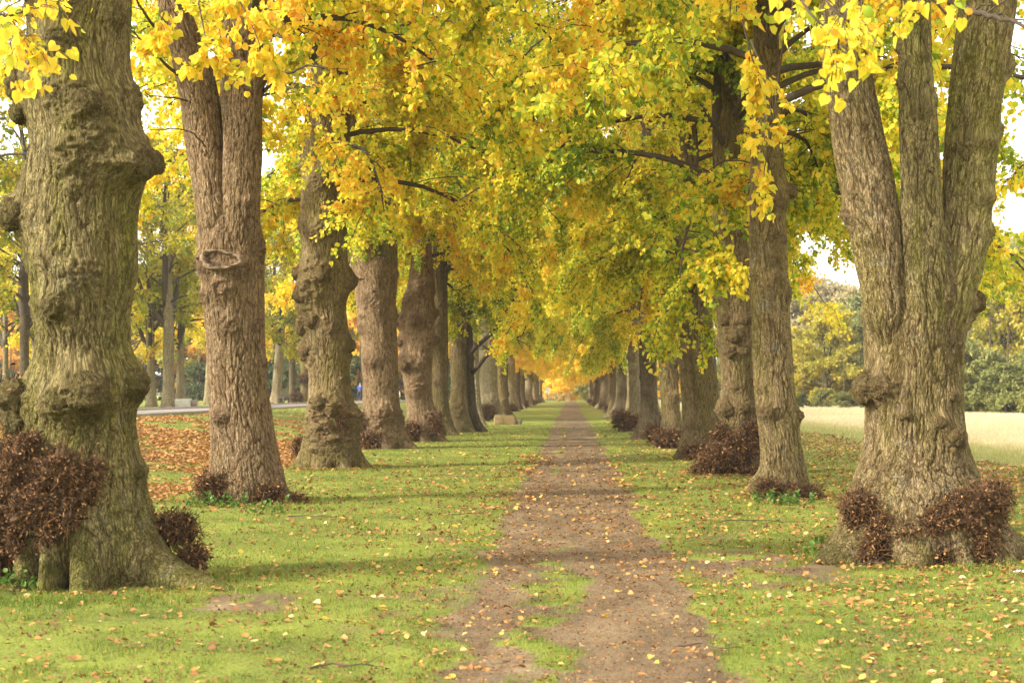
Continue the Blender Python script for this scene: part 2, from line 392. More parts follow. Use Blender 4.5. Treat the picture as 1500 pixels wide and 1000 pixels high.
# ------------------------------------------------------------------ scatter: grass blades, meadow hay, fallen leaves
def sample(n, y0, y1, p, x0=-60, x1=1560):
    """points over the ground that the view takes in; density falls off as y**-p"""
    u = rng.random(n)
    e = 2 - p                                     # width grows with y
    Y = (y0 ** e + u * (y1 ** e - y0 ** e)) ** (1 / e) if abs(e) > 1e-6 else y0 * (y1 / y0) ** u
    X = ((x0 - VX) + rng.random(n) * (x1 - x0)) * Y / F
    return X, Y
def blades(X, Y, hgt, wid, lean, tint):
    n = len(X); az = rng.random(n) * 6.283; la = rng.random(n) * 6.283
    B = np.stack([X, Y, gz(X, Y) - .012], 1)
    w = np.stack([np.cos(az), np.sin(az), np.zeros(n)], 1) * wid[:, None] / 2
    tip = B + np.stack([np.cos(la) * lean * hgt, np.sin(la) * lean * hgt, hgt], 1)
    midp = B * .5 + tip * .5 + np.stack([-np.cos(la) * lean * hgt * .18, -np.sin(la) * lean * hgt * .18, hgt * .08], 1)
    V = np.stack([B - w, B + w, midp + w * .75, midp - w * .75, tip], 1).reshape(-1, 3)
    i = np.arange(n) * 5
    q = np.stack([i, i + 1, i + 2, i + 3], -1); t = np.stack([i + 3, i + 2, i + 4], -1)
    return V, q, t, np.repeat(tint, 5)
X, Y = sample(560000, 6.5, 70, 2.15, -260, 1760)
keep = (rng.random(len(X)) ** 1.3 > dirt_mask(X, Y) * 1.35 - .03) & (n2(X, Y, 3.2, 3, 90) + .5 * rng.random(len(X)) > -.26) & (meadow_mask(X, Y) < .5) & ((X > -14.2) | (X < -19.6))
X, Y = X[keep], Y[keep]
tl = np.clip(n2(X, Y, 2.2, 3, 77) + .5, 0, 1)
hg = (.014 + .030 * rng.random(len(X)) ** 1.4 * (.4 + 1.5 * np.clip(n2(X, Y, 4.5, 2, 33) + .45, 0, 1.2))) * (Y / 9) ** .25
# longer tufts round the feet of the near trees
for tx, ty, tr in ((-4.0, 12.1, 1.35), (3.4, 13.9, 1.25), (-4.7, 20.6, .95), (3.2, 21.8, .8), (-5.0, 30, 1.1), (3.3, 28.5, 1.)):
    q = np.hypot(X - tx, Y - ty) / tr
    hg *= 1 + 1.3 * np.exp(-((q - .9) / .25) ** 2) * np.clip(n2(X, Y, 3, 2, 6) + .6, 0, 1.4)
V, q, t, ti = blades(X, Y, hg, .0042 * (Y / 9) ** .75, .3 + .7 * rng.random(len(X)), np.clip(.36 + .5 * (tl - .5) + .24 * rng.normal(size=len(X)), 0, 1))
tag(obj('grass', mesh('grass', V, [q, t], [GRASS], True, {'tint': ti})), 'short green lawn grass under the avenue of lime trees', 'grass', kind='stuff')
X, Y = sample(150000, 24, 150, 1.9, 1100, 1600)
keep = meadow_mask(X, Y) > .5; X, Y = X[keep], Y[keep]
V, q, t, ti = blades(X, Y, (.10 + .16 * rng.random(len(X))) * (.6 + .4 * smooth(11, 16, X)), .006 * (Y / 20) ** .8, .3 + .5 * rng.random(len(X)), np.clip(.12 + .68 * smooth(10.5, 14.5, X) + .2 * rng.normal(size=len(X)), 0, 1))
tag(obj('meadow_grass', mesh('meadow_grass', V, [q, t], [HAY], True, {'tint': ti})), 'tall pale dry grass of the open meadow', 'grass', kind='stuff')

LEAF_OUT = np.array([[0, 0], [.16, .40], [.52, .46], [.82, .24], [1, 0], [.82, -.24], [.52, -.46], [.16, -.40]])
def leaves(cen, ax, nr, size, tint, fold=.18, curl=.25, simple_=False, wid=1.0, fine=False):
    """heart-shaped leaves folded along the midrib: cen (n,3) stalk ends, ax midrib direction, nr upper side"""
    n = len(cen)
    ax = norm(ax); nr = norm(nr - (nr * ax).sum(1, keepdims=True) * ax); bx = np.cross(nr, ax)
    if simple_: uv = np.array([[0, 0], [.35, .44], [1, 0], [.35, -.44]])
    elif fine: uv = np.array([[.04, 0], [-.04, .24], [.22, .47], [.60, .40], [1, 0], [.60, -.40], [.22, -.47], [-.04, -.24], [.42, 0]])
    else: uv = np.array([[0, 0], [.12, .36], [.55, .46], [1, 0], [.55, -.46], [.12, -.36]])
    fo = np.broadcast_to(np.asarray(fold, float), (n,)); cu = np.broadcast_to(np.asarray(curl, float), (n,))
    u = uv[:, 0]; v = uv[:, 1] * wid
    h = np.abs(v)[None] * fo[:, None] * 2 - (u ** 2)[None] * cu[:, None]
    V = cen[:, None] + size[:, None, None] * (u[None, :, None] * ax[:, None] + v[None, :, None] * bx[:, None] + h[:, :, None] * nr[:, None])
    k = len(uv); i = (np.arange(n) * k)[:, None]
    if simple_: q = i + np.array([[0, 1, 2, 3]])
    elif fine: q = np.concatenate([i + np.array([[0, 8, 2, 1]]), i + np.array([[8, 4, 3, 2]]), i + np.array([[0, 7, 6, 8]]), i + np.array([[8, 6, 5, 4]])])
    else: q = np.concatenate([i + np.array([[0, 3, 2, 1]]), i + np.array([[0, 5, 4, 3]])])
    return V.reshape(-1, 3), q, np.repeat(tint, k)
def rdir(n):
    return norm(rng.normal(size=(n, 3)))

def litter_colour(n, X):
    t = rng.choice([.08, .25, .42, .55, .7, .85, 1.0], size=n, p=[.12, .17, .2, .19, .14, .13, .05])
    return np.clip(t + rng.normal(size=n) * .05, 0, 1)
X, Y = sample(100000, 6.6, 75, 1.75, -260, 1760)
k = rng.random(len(X)) < litter_mask(X, Y) * (1 - .45 * (dirt_mask(X, Y) > .5)) * (meadow_mask(X, Y) < .6) * ((X > -14.3) | (X < -19.5)) * np.where(Y < 9.5, .55, 1)
X, Y = X[k], Y[k]
X2 = -5.9 - 7.5 * rng.random(42000) ** 1.2; Y2 = 15 + 48 * rng.random(42000); k = rng.random(42000) < smooth(.75, 1.1, litter_mask(X2, Y2) + .35 * n2(X2, Y2, 1.2, 2, 15) + .15)
X, Y = np.concatenate([X, X2[k]]), np.concatenate([Y, Y2[k]])
# drifts caught against the feet of the trees and along the edges of the path
for (tx, ty, tr, cnt) in ((-4.0, 12.1, .95, 260), (3.4, 13.9, .95, 420), (-4.7, 20.8, .75, 260), (3.2, 21.8, .65, 200), (-5.1, 30.3, .9, 260), (3.3, 28.5, .9, 260)):
    a = rng.random(cnt) * 6.283; q = tr * (.85 + .5 * rng.random(cnt) ** 1.7)
    X = np.concatenate([X, tx + q * np.cos(a)]); Y = np.concatenate([Y, ty + q * np.sin(a)])
Y3 = 7 + 30 * rng.random(4200) ** 1.1; X3 = np.where(rng.random(4200) < .5, -.85, .95) + rng.normal(size=4200) * .34
k = n2(X3, Y3, 1.3, 3, 19) > .22; X, Y = np.concatenate([X, X3[k]]), np.concatenate([Y, Y3[k]])
n = len(X); a = rng.random(n) * 6.283
nr = norm(np.stack([rng.normal(size=n) * .35, rng.normal(size=n) * .35, np.ones(n)], 1))
size = (.026 + .034 * rng.random(n)) * np.clip(Y / 14, .85, 2.4) ** .7
tint = litter_colour(n, X)
tint = np.where(X < -5.5, np.clip(.22 + tint * .42, 0, .6), tint)
V, q, ti = leaves(np.stack([X, Y, gz(X, Y) + .008 + .02 * rng.random(n)], 1), np.stack([np.cos(a), np.sin(a), .15 * rng.normal(size=n)], 1), nr, size, tint, .1 + .25 * rng.random(n), rng.normal(size=n) * .25)
tag(obj('fallen_leaves', mesh('fallen_leaves', V, [q], [LITTER], True, {'tint': ti})), 'scattered small yellow and brown fallen leaves over grass and path', 'leaves', kind='stuff')
# small debris on the path: crumbs of leaf and twig
X, Y = sample(34000, 6.9, 45, 2.2, 560, 1180)
k = rng.random(len(X)) < dirt_mask(X, Y) * .9; X, Y = X[k], Y[k]; n = len(X); a = rng.random(n) * 6.283
V, q, ti = leaves(np.stack([X, Y, gz(X, Y) - .016 + .008 * rng.random(n)], 1), np.stack([np.cos(a), np.sin(a), .2 * rng.normal(size=n)], 1), norm(np.stack([rng.normal(size=n) * .5, rng.normal(size=n) * .5, np.ones(n)], 1)), (.008 + .015 * rng.random(n)) * np.clip(Y / 9, 1, 2.5), np.clip(.05 + .22 * rng.random(n) ** 1.5 + (rng.random(n) > .92) * .45, 0, 1), .1, .2, True)
tag(obj('path_debris', mesh('path_debris', V, [q], [LITTER], True, {'tint': ti})), 'brown crumbs of leaf and twig trodden into the dirt path', 'debris', kind='stuff')
X, Y = sample(26000, 6.9, 32, 2.2)
k = (dirt_mask(X, Y) < .5) & (meadow_mask(X, Y) < .5) & (n2(X, Y, 1.4, 3, 27) + .35 * rng.random(len(X)) > .08); X, Y = X[k], Y[k]; n = len(X); a = rng.random(n) * 6.283
V, q, ti = leaves(np.stack([X, Y, gz(X, Y) + .004 + .016 * rng.random(n)], 1), np.stack([np.cos(a), np.sin(a), .3 * rng.normal(size=n)], 1), norm(np.stack([rng.normal(size=n) * .6, rng.normal(size=n) * .6, np.ones(n)], 1)), (.010 + .022 * rng.random(n) ** 1.5) * np.clip(Y / 9, 1, 2.5), np.clip(.04 + .4 * rng.random(n) ** 1.6, 0, 1), .3, .4, True)
tag(obj('lawn_debris', mesh('lawn_debris', V, [q], [LITTER], True, {'tint': ti})), 'brown crumbs of old leaf lying among the lawn grass', 'debris', kind='stuff')
# the largest fallen leaves, one object each
protos = {}
KINDS_ = [('yellow', .85), ('orange', .5), ('brown', .2), ('buff', .98)]
for kn, tv in KINDS_:
    for s in range(4):
        uvn = 13; o_ = LEAF_OUT
        V = np.zeros((1 + len(o_), 3)); V[1:, :2] = o_; V[0] = (.45, 0, 0)
        fo, cu = random.uniform(.15, .55), random.uniform(-.5, .4)
        V[:, 2] = np.abs(V[:, 1]) * fo - (V[:, 0] - .5) ** 2 * cu + np.array([0] + [random.uniform(-.06, .06) for _ in o_])
        V[:, 0] -= .5; V[:, 2] -= V[:, 2].min()
        Vs = [V]; T = [[0, i, i % 8 + 1] for i in range(1, 9)]
        st = np.array([[-.5, -.012, V[1, 2]], [-.5, .012, V[1, 2]], [-.85, .03, V[1, 2] + .06]])
        Vs.append(st); T.append([9, 11, 10])
        protos[kn, s] = mesh('fallen_leaf', np.concatenate(Vs), [np.array(T)], [LITTER], True, {'tint': np.full(12, np.clip(tv + random.uniform(-.04, .04), 0, 1))})
lt_X, lt_Y = sample(3000, 7.3, 15.0, 2.6, 10, 1490)
count = 0
for x, y in zip(lt_X, lt_Y):
    if count >= 290: break
    if random.random() > float(litter_mask(np.array([x]), np.array([y]))[0]) * 1.6: continue
    if math.hypot(x + 3.9, y - 12.1) < 1.0 or math.hypot(x - 3.4, y - 13.9) < 1.2: continue
    kn, tv = random.choices(KINDS_, [.22, .38, .25, .15])[0]
    dm = float(dirt_mask(np.array([x]), np.array([y]))[0])
    place = 'the bare dirt path' if dm > .5 else ('the grass left of the path' if x < 0 else 'the grass right of the path')
    o = obj('fallen_leaf', protos[kn, random.randrange(4)])
    s = random.uniform(.04, .07)
    o.scale = (s, s * random.uniform(.8, 1.1), s); o.rotation_euler = (random.gauss(0, .22), random.gauss(0, .22), random.random() * 6.28)
    o.location = (x, y, float(gz(x, y)) + (-.012 if dm > .5 else .018))
    tag(o, f'single {kn} fallen leaf lying on {place}', 'leaf', f'{kn} fallen leaves on {place}')
    count += 1

# ------------------------------------------------------------------ trunks
def prof(rows, d, extra_y=None):
    """rows of (y_px, left_px, right_px) at depth d -> z, cx, r (metres) ascending in z"""
    r = np.array(rows, float); z = H + (VY - r[:, 0]) * d / F
    cx = ((r[:, 1] + r[:, 2]) / 2 - VX) * d / F; rad = (r[:, 2] - r[:, 1]) / 2 * d / F
    o = np.argsort(z)
    return z[o], cx[o], rad[o]
def trunk_mesh(name, m, z, cx, r, d, base, cy=None, bumps=(), lobes=(), nth=200, step=.02, zlo=None, seed=0, nrand=14, rid=.014, ramp_flute=.03, ztop=None, zb=(.3, 99), balls=(), ball_swell=.22):
    """A trunk: radius profile along z, burrs, root lobes, bark ridges as real relief. Local to base (x,y)."""
    lr = np.random.default_rng(seed)
    z0 = z[0] if zlo is None else zlo; z1 = z[-1] if ztop is None else ztop
    nz = int((z1 - z0) / step) + 2
    zz = np.linspace(z0, z1, nz)
    ci = np.interp(zz, z, cx); ri = np.interp(zz, z, r)
    yi = np.full(nz, float(d)) if cy is None else np.interp(zz, cy[0], cy[1])
    if cy is not None: ci = ci * yi / d; ri = ri * yi / d * .955
    def sm(a, w):
        w = max(1, int(w / step)); kern = np.hanning(w * 2 + 3); kern /= kern.sum()
        return np.convolve(np.pad(a, (len(kern) // 2,) * 2, mode='edge'), kern, mode='valid')[:nz]
    ci, ri, yi = sm(ci, .12), sm(ri, .10), sm(yi, .2)
    th = np.linspace(0, 2 * np.pi, nth, endpoint=False)
    TH, Z = np.meshgrid(th, zz)
    Rm = float(np.median(ri))
    Rz = np.repeat(ri[:, None], nth, 1)
    p = np.stack([Rm * np.cos(TH), Rm * np.sin(TH), Z], -1).reshape(-1, 3) + seed * 3.1
    sh = TH.shape
    disp = np.zeros(sh); burr = np.zeros(sh); zs = np.zeros(sh)
    # vertical flutes and slow swellings
    disp += Rz * ramp_flute * perlin(p * np.array([2.6, 2.6, .55]) / max(Rm, .2) * .5).reshape(sh) * 2
    disp += Rz * .05 * perlin(p * np.array([1.5, 1.5, 1.1])).reshape(sh)
    lobe_d = np.zeros(sh)
    for (t0, wth, A, hh) in lobes:
        dt = (TH - t0 + np.pi) % (2 * np.pi) - np.pi
        zr = np.clip(Z, 0, None)
        g = np.exp(-(dt / (wth * (1 + .9 * np.clip(zr / hh, 0, 1.5)))) ** 2) * np.exp(-(zr / hh) ** 1.15)
        disp += A * g; lobe_d += A * g
    bl = [b for b in bumps]
    for k in range(nrand):
        s = lr.uniform(.05, .13) * (Rm / .45) ** .5
        bl.append((lr.uniform(0, 6.283), lr.uniform(max(z0, zb[0]), min(z1, zb[1])), s, s * lr.uniform(.4, .8)))
    for (bx, by, bz, br) in balls:
        bl.append((math.atan2(by - float(np.interp(bz, zz, yi)), bx - float(np.interp(bz, zz, ci))), bz, br * 1.5, br * ball_swell))
    lump = fbm(p * 11.0, 3).reshape(sh); lump2 = np.abs(perlin(p * 21.0)).reshape(sh)
    for (t0, zc, s, A) in bl:
        dt = (TH - t0 + np.pi) % (2 * np.pi) - np.pi
        q2 = (dt * np.maximum(Rz, .1) / s) ** 2 + ((Z - zc) / s) ** 2
        msk = q2 < 9
        g = np.where(msk, np.exp(-np.clip(q2, 0, 20) ** 1.25 * .8), 0)
        disp += A * g * (.85 + .22 * lump)
        zs -= .10 * A * g
        sel = np.nonzero((q2 < 1.7).ravel())[0]
        if A > .035 and len(sel):                  # little round knobs crowd a burr
            thf, zf = TH.ravel()[sel], Z.ravel()[sel]; acc = np.zeros(len(sel))
            for kk in range(int(np.clip(14 * s / .15, 6, 26))):
                ka, kr, ks = lr.uniform(0, 6.283), s * 1.15 * math.sqrt(lr.random()), s * lr.uniform(.10, .26)
                dk = (thf - t0 - kr * math.cos(ka) / max(Rm, .1) + np.pi) % (2 * np.pi) - np.pi
                acc = np.maximum(acc, ks * np.exp(-((dk * Rm) ** 2 + (zf - zc - kr * math.sin(ka)) ** 2) / ks ** 2 * 1.3))
            disp.ravel()[sel] += acc * .75
        burr = np.maximum(burr, np.clip(g * 1.15, 0, 1) * min(1, A / .05))
        # bark swells round the burr
        disp += .25 * A * np.where(msk, np.exp(-q2 * .3), 0)
    pw = p.copy(); fl_ = (1 + np.clip(lobe_d, 0, None) / max(Rm, .1) + np.clip(Rz / Rm - 1, 0, None)).ravel(); pw[:, 0] = (pw[:, 0] - seed * 3.1) * fl_; pw[:, 1] = (pw[:, 1] - seed * 3.1) * fl_; pw[:, :2] += seed * 3.1; pw[:, 2] += .12 * burr.ravel() + .06 * perlin(p * 2.2); pw[:, :2] += .022 * np.stack([perlin(p * 3.1 + 5), perlin(p * 3.1 + 9)], 1)
    fr = 1.0 if Rm > .15 else 1.6
    a1 = np.exp(-np.abs(perlin(pw * np.array([13, 13, 2.5]) * fr)) / .09)
    a2 = np.exp(-np.abs(perlin(pw * np.array([25, 25, 6.0]) * fr + 7)) / .11)
    a3 = perlin(pw * np.array([34, 34, 15.0]) * fr + 3) + .6 * perlin(p * 9.0 + 1)
    ridge = np.clip(1 - .62 * a1 - .42 * a2 + .18 * a3, 0, 1).reshape(sh)
    disp += rid * (ridge - .7) * (1 - .7 * burr)
    disp += burr * (.014 * lump + .036 * (lump2 - .2) + .012 * perlin(p * 44).reshape(sh))
    R = Rz + disp
    V = np.stack([ci[:, None] + R * np.cos(TH) - base[0], yi[:, None] + R * np.sin(TH) - base[1], Z + zs - base[2]], -1).reshape(-1, 3)
    i = np.arange(nz * nth).reshape(nz, nth)
    q = np.stack([i[:-1], np.roll(i, -1, 1)[:-1], np.roll(i, -1, 1)[1:], i[1:]], -1).reshape(-1, 4)
    V = np.concatenate([V, [V[-nth:].mean(0) + (0, 0, .02)]])
    t = np.stack([i[-1], np.roll(i[-1], -1), np.full(nth, nz * nth)], -1)
    rest = np.concatenate([pw, pw[-1:]]); z_ = lambda a: np.concatenate([a.ravel(), [a.ravel()[-1]]])
    hg = z_(Z - base[2]); burr, ridge = z_(burr), z_(ridge)
    for (bx, by, bz, br) in balls:
        nu, nv = 72, 48
        u, v = np.meshgrid(np.linspace(0, 2 * np.pi, nu, endpoint=False), np.linspace(.02, np.pi - .02, nv))
        dr = np.stack([np.cos(u) * np.sin(v), np.sin(u) * np.sin(v), np.cos(v)], -1).reshape(-1, 3)
        i0 = int(np.clip(np.searchsorted(zz, bz), 0, nz - 1)); t0 = math.atan2(by - yi[i0], bx - ci[i0])
        rr_ = R[i0, int((t0 % 6.283185) / 6.283185 * nth) % nth] - br * .42
        c = np.array([ci[i0] + rr_ * math.cos(t0), yi[i0] + rr_ * math.sin(t0), bz - .06 * br]); off = c * 5 + seed
        k = 1 + .22 * perlin(dr * 1.7 + off) + .16 * np.abs(perlin(dr * 4.2 + off)) + .12 * np.abs(perlin(dr * 9 + off)) + .05 * perlin(dr * 17 + off)
        k0 = len(V); V = np.concatenate([V, c - np.array(base) + dr * (k * br)[:, None] * np.array([1.05, 1.05, 1.1])])
        i = np.arange(nu * nv).reshape(nv, nu) + k0
        q = np.concatenate([q, np.stack([i[:-1], i[1:], np.roll(i, -1, 1)[1:], np.roll(i, -1, 1)[:-1]], -1).reshape(-1, 4)])
        rest = np.concatenate([rest, c + dr * br * k[:, None]]); one = np.ones(nu * nv)
        burr = np.concatenate([burr, one * .8]); ridge = np.concatenate([ridge, one * .5]); hg = np.concatenate([hg, one * bz])
    me = mesh(name, V, [q, t], [m], True, {'rest': rest, 'burr': burr, 'ridge': ridge, 'hgt': hg})
    surf = lambda t0, zc: (lambda r_, c_, y_: np.array([c_ + r_ * math.cos(t0), y_ + r_ * math.sin(t0), zc]))(float(np.interp(zc, zz, R[:, int((t0 % 6.28318) / 6.28318 * nth) % nth])), float(np.interp(zc, zz, ci)), float(np.interp(zc, zz, yi)))
    return me, surf
def pxb(rows, d, lst):
    """burrs given in the photograph: (x, y, size_px, height_px) -> angle, z, size, height"""
    z, cx, r = prof(rows, d); out = []
    for (x, y, s, a) in lst:
        zc = H + (VY - y) * d / F; c = np.interp(zc, z, cx); rr = np.interp(zc, z, r)
        t = np.clip(((x - VX) * d / F - c) / rr, -1, 1)
        out.append((-math.acos(t), zc, s * d / F, a * d / F * .72))
    return out

def pxball(d, lst):
    """round burrs on the outline: (x, y, radius_px, metres nearer than the trunk's axis)"""
    return [(*P(x, y, d - dy * .0), r_ * d / F) if False else (P(x, y, d)[0], d - dy, P(x, y, d)[2], r_ * d / F) for (x, y, r_, dy) in lst]

# ------------------------------------------------------------------ basal shoots: brown twigs and dead leaves on burrs
def shoots(name, clumps, base, parent, n_per=900, seed=0, s=1.0, green=0.0):
    """clumps: (centre xyz, radii xyz, outward dir)"""
    lr = np.random.default_rng(seed + 50); mb = MB()
    for (c, rad, od) in clumps:
        c = np.asarray(c, float) - np.asarray(base); rad = np.asarray(rad, float); od = norm(np.asarray(od, float)[None])[0]
        # knobbly core
        nu, nv = 36, 22
        u, v = np.meshgrid(np.linspace(0, 2 * np.pi, nu, endpoint=False), np.linspace(.02, np.pi - .02, nv))
        dr = np.stack([np.cos(u) * np.sin(v), np.sin(u) * np.sin(v), np.cos(v)], -1).reshape(-1, 3)
        k = .76 + .55 * perlin(dr * 3.1 + c * 7 + seed) + .42 * perlin(dr * 7.7 + c * 5)
        i = np.arange(nu * nv).reshape(nv, nu)
        q = np.stack([i[:-1], i[1:], np.roll(i, -1, 1)[1:], np.roll(i, -1, 1)[:-1]], -1).reshape(-1, 4)
        mb.add(c + dr * k[:, None] * rad * .86, q, tint=np.clip(.30 + .35 * perlin(dr * 7 + c), 0, .6))
        vol = float(np.prod(rad)) ** (2 / 3)
        n = int(n_per * 2.2 * vol / .04)
        n = max(220, min(n, 8000))
        d = norm(lr.normal(size=(n * 2, 3)) + od * .55)
        d = d[perlin(d * 3.6 + c * 9 + seed) + .25 * lr.normal(size=len(d)) > .12]; n = len(d)
        kk = .8 + .62 * perlin(d * 3.1 + c * 7 + seed) + .34 * perlin(d * 7.7 + c * 5)
        p0 = c + d * kk[:, None] * rad * lr.uniform(.72, .9, (n, 1))
        g = norm(d * .7 + norm(fbm(np.repeat(d, 1, 0) * 2.5 + c, 2)[:, None] * np.array([[1.3, .4, 1.]])) * .25 + lr.normal(size=(n, 3)) * .75 + np.array([0, 0, .1]))
        L = (.03 + .15 * lr.random(n) ** 2.2 + .14 * (lr.random(n) < .06))[:, None] * s
        p1 = p0 + g * L * .5; p2 = p1 + norm(g + lr.normal(size=(n, 3)) * .5) * L * .5
        PT = np.stack([p0, p1, p2], 1)
        R = np.stack([np.full(n, .0042), np.full(n, .0032), np.full(n, .0014)], 1) * lr.uniform(.7, 1.5, (n, 1)) * s
        V, q = tubes(PT, R, 3); mb.add(V, q, tint=np.repeat(np.clip(lr.normal(.36, .2, n), 0, .85), 9))
        m = int(n * .55)
        j = lr.integers(0, n, m)
        cen = PT[j, lr.integers(1, 3, m)] + lr.normal(size=(m, 3)) * .012
        V, q, ti = leaves(cen, norm(lr.normal(size=(m, 3)) + d[j] * .5 - np.array([0, 0, .3])), norm(lr.normal(size=(m, 3)) + d[j]), lr.uniform(.018, .05, m) * s, np.clip(lr.normal(.5, .26, m), 0, 1), lr.uniform(.1, .7, m), lr.normal(0, .7, m), wid=.6)
        mb.add(V, q, tint=ti)
    return obj(name, mb.build(name, [DEAD]), parent)

# ------------------------------------------------------------------ crowns
def crown_mesh(name, seed, zlo, ztop, rad, nprim, leaf, per, mats, keep=None, nsec=10, ntw=8, tint0=.42, simple_=False, lowbend=1.35, sprays=(), zmin=None, stem=.16, squash=(1, 1), asym=None, crownbase=None, spray_f=.13, spray_s=1.0, origin=(0, 0)):
    lr = np.random.default_rng(seed + 900)
    mb = MB(); nwood = 0
    prim, prad = [], []
    K = 9
    for i in range(nprim):
        t = (i + .5) / nprim
        z0 = zlo + (ztop - zlo) * .78 * t
        az = i * 2.39996 + lr.uniform(-.3, .3)
        L = rad * (1.0 if t < .55 else 1.0 - .75 * (t - .55) / .45) * lr.uniform(.78, 1.12)
        L *= 1 + (asym or 0) * math.cos(az)
        if i % 5 == 1 and crownbase is None:      # short drooping shoots that hang about the upper trunk
            L *= .5; z0 = zlo - .5 + (ztop - zlo) * .35 * t
        el0 = .45 + .75 * t + lr.uniform(-.12, .15); bend = lowbend * (1 - .55 * t) + lr.uniform(-.15, .2)
        p = np.zeros((K, 3)); p[0] = (0, 0, z0)
        wob = lr.uniform(-.25, .25, K)
        for k in range(1, K):
            s = k / (K - 1); el = el0 - bend * s; a = az + wob[k] * .5
            p[k] = p[k - 1] + np.array([math.cos(a) * math.cos(el), math.sin(a) * math.cos(el), math.sin(el)]) * L / (K - 1)
        p[:, 0] += origin[0]; p[:, 1] += origin[1]
        prim.append(p); prad.append(np.linspace(.055 * (1.2 - .6 * t) * rad / 5, .012, K))
    for sp in sprays:
        sp = np.asarray(sp, float); tt = np.linspace(0, 1, len(sp)); ti = np.linspace(0, 1, K)
        prim.append(np.stack([np.interp(ti, tt, sp[:, c]) for c in range(3)], 1)); prad.append(np.linspace(.016, .004, K))
    prim = np.array(prim); prad = np.array(prad); M = len(prim)
    prim[:, :, 0] *= squash[0]; prim[:, :, 1] *= squash[1]
    # leader
    lead = np.stack([np.zeros(12), np.zeros(12), np.linspace(zlo - .8, ztop * .93, 12)], 1)[None]
    lead[:, :, :2] += np.array(origin)
    lead[:, 1:, :2] += np.cumsum(lr.normal(size=(1, 11, 2)) * .10, 1)
    V, q = tubes(lead, np.linspace(stem, .02, 12)[None], 8); mb.add(V, q, tint=0); nwood += len(q)
    # secondaries
    fi = lr.uniform(.18, 1.0, (M, nsec)) ** .8
    fk = fi * (K - 1); k0 = np.minimum(fk.astype(int), K - 2); fr = (fk - k0)[..., None]
    mi_ = np.arange(M)[:, None]
    st = prim[mi_, k0] * (1 - fr) + prim[mi_, k0 + 1] * fr
    dr = norm(prim[mi_, k0 + 1] - prim[mi_, k0])
    isp = (np.arange(M) >= nprim)
    side = norm(np.cross(dr, np.array([0, 0, 1.])))
    sg = lr.choice([-1, 1], (M, nsec, 1))
    d0 = norm(dr * lr.uniform(.4, 1.1, (M, nsec, 1)) + side * sg * lr.uniform(.4, 1.0, (M, nsec, 1)) + np.array([0, 0, 1]) * lr.uniform(-.25, .45, (M, nsec, 1)))
    L2 = lr.uniform(.7, 1.9, (M, nsec, 1)) * (rad / 5) * (1.15 - .5 * fi[..., None])
    L2 = np.where(isp[:, None, None], lr.uniform(.25, .5, (M, nsec, 1)), L2)
    K2 = 5; s2 = np.zeros((M, nsec, K2, 3)); s2[:, :, 0] = st; dd = d0.copy()
    for k in range(1, K2):
        s2[:, :, k] = s2[:, :, k - 1] + dd * L2 / (K2 - 1)
        dd = norm(dd + np.array([0, 0, -.32]) + lr.normal(size=dd.shape) * .12)
    s2 = s2.reshape(-1, K2, 3); isp2 = np.repeat(isp, nsec)
    # twigs
    n2_ = len(s2)
    ft = lr.uniform(.1, 1.0, (n2_, ntw)); fk = ft * (K2 - 1); k0 = np.minimum(fk.astype(int), K2 - 2); fr = (fk - k0)[..., None]
    mi_ = np.arange(n2_)[:, None]
    st = s2[mi_, k0] * (1 - fr) + s2[mi_, k0 + 1] * fr
    dr = norm(s2[mi_, k0 + 1] - s2[mi_, k0])
    d0 = norm(dr + lr.normal(size=dr.shape) * .75 + np.array([0, 0, -.25]))
    L3 = lr.uniform(.25, .75, (n2_, ntw, 1)) * (rad / 5)
    L3 = np.where(isp2[:, None, None], lr.uniform(.08, .2, L3.shape), L3)
    K3 = 3; tw = np.stack([st, st + d0 * L3 * .5, st + d0 * L3 * .5 + norm(d0 + np.array([0, 0, -.5])) * L3 * .5], 2).reshape(-1, K3, 3)
    ispt = np.repeat(isp2, ntw)
    def ok(pts):
        o = np.ones(len(pts), bool)
        if zmin is not None: o &= pts[:, 2] > zmin
        if keep is not None: o &= keep(pts)
        return o
    okp = ok(prim[:, -1]) | isp; ok2 = ok(s2[:, -1]) | isp2; okt = ok(tw[:, -1]) | ispt
    V, q = tubes(prim[okp], prad[okp], 5); mb.add(V, q, tint=0); nwood += len(q)
    rr = np.where(isp2[:, None], np.linspace(.004, .002, K2)[None], np.linspace(.013, .005, K2)[None] * rad / 5)
    V, q = tubes(s2[ok2], rr[ok2], 4); mb.add(V, q, tint=0); nwood += len(q)
    V, q = tubes(tw[okt], np.where(ispt[okt][:, None], .0018, .0034 * rad / 5) * np.array([[1, .8, .5]]), 3); mb.add(V, q, tint=0); nwood += len(q)
    # leaves
    tw = tw[okt]; nt_ = len(tw)
    if per > 0:
        f = lr.random((nt_, per)); a = f[..., None] * 2
        pos = np.where(a < 1, tw[:, None, 0] * (1 - a) + tw[:, None, 1] * a, tw[:, None, 1] * (2 - a) + tw[:, None, 2] * (a - 1))
        pos = pos.reshape(-1, 3)
        tdir = np.repeat(norm(tw[:, 2] - tw[:, 0]), per, 0)
        off = norm(lr.normal(size=pos.shape) + np.array([0, 0, -.2]))
        spread_ = np.repeat(np.where(ispt[okt], .025, .11 * max(1, leaf / .08)), per)
        pos = pos + off * (lr.random((len(pos), 1)) * spread_[:, None])
        ax = norm(off * .8 + tdir * .5 + lr.normal(size=pos.shape) * .4 + np.array([0, 0, -.55]))
        nr = norm(lr.normal(size=pos.shape) * .8 + np.array([0, 0, .55]) + norm(pos * np.array([1, 1, 0])) * .35)
        rs = np.repeat(ispt[okt], per)
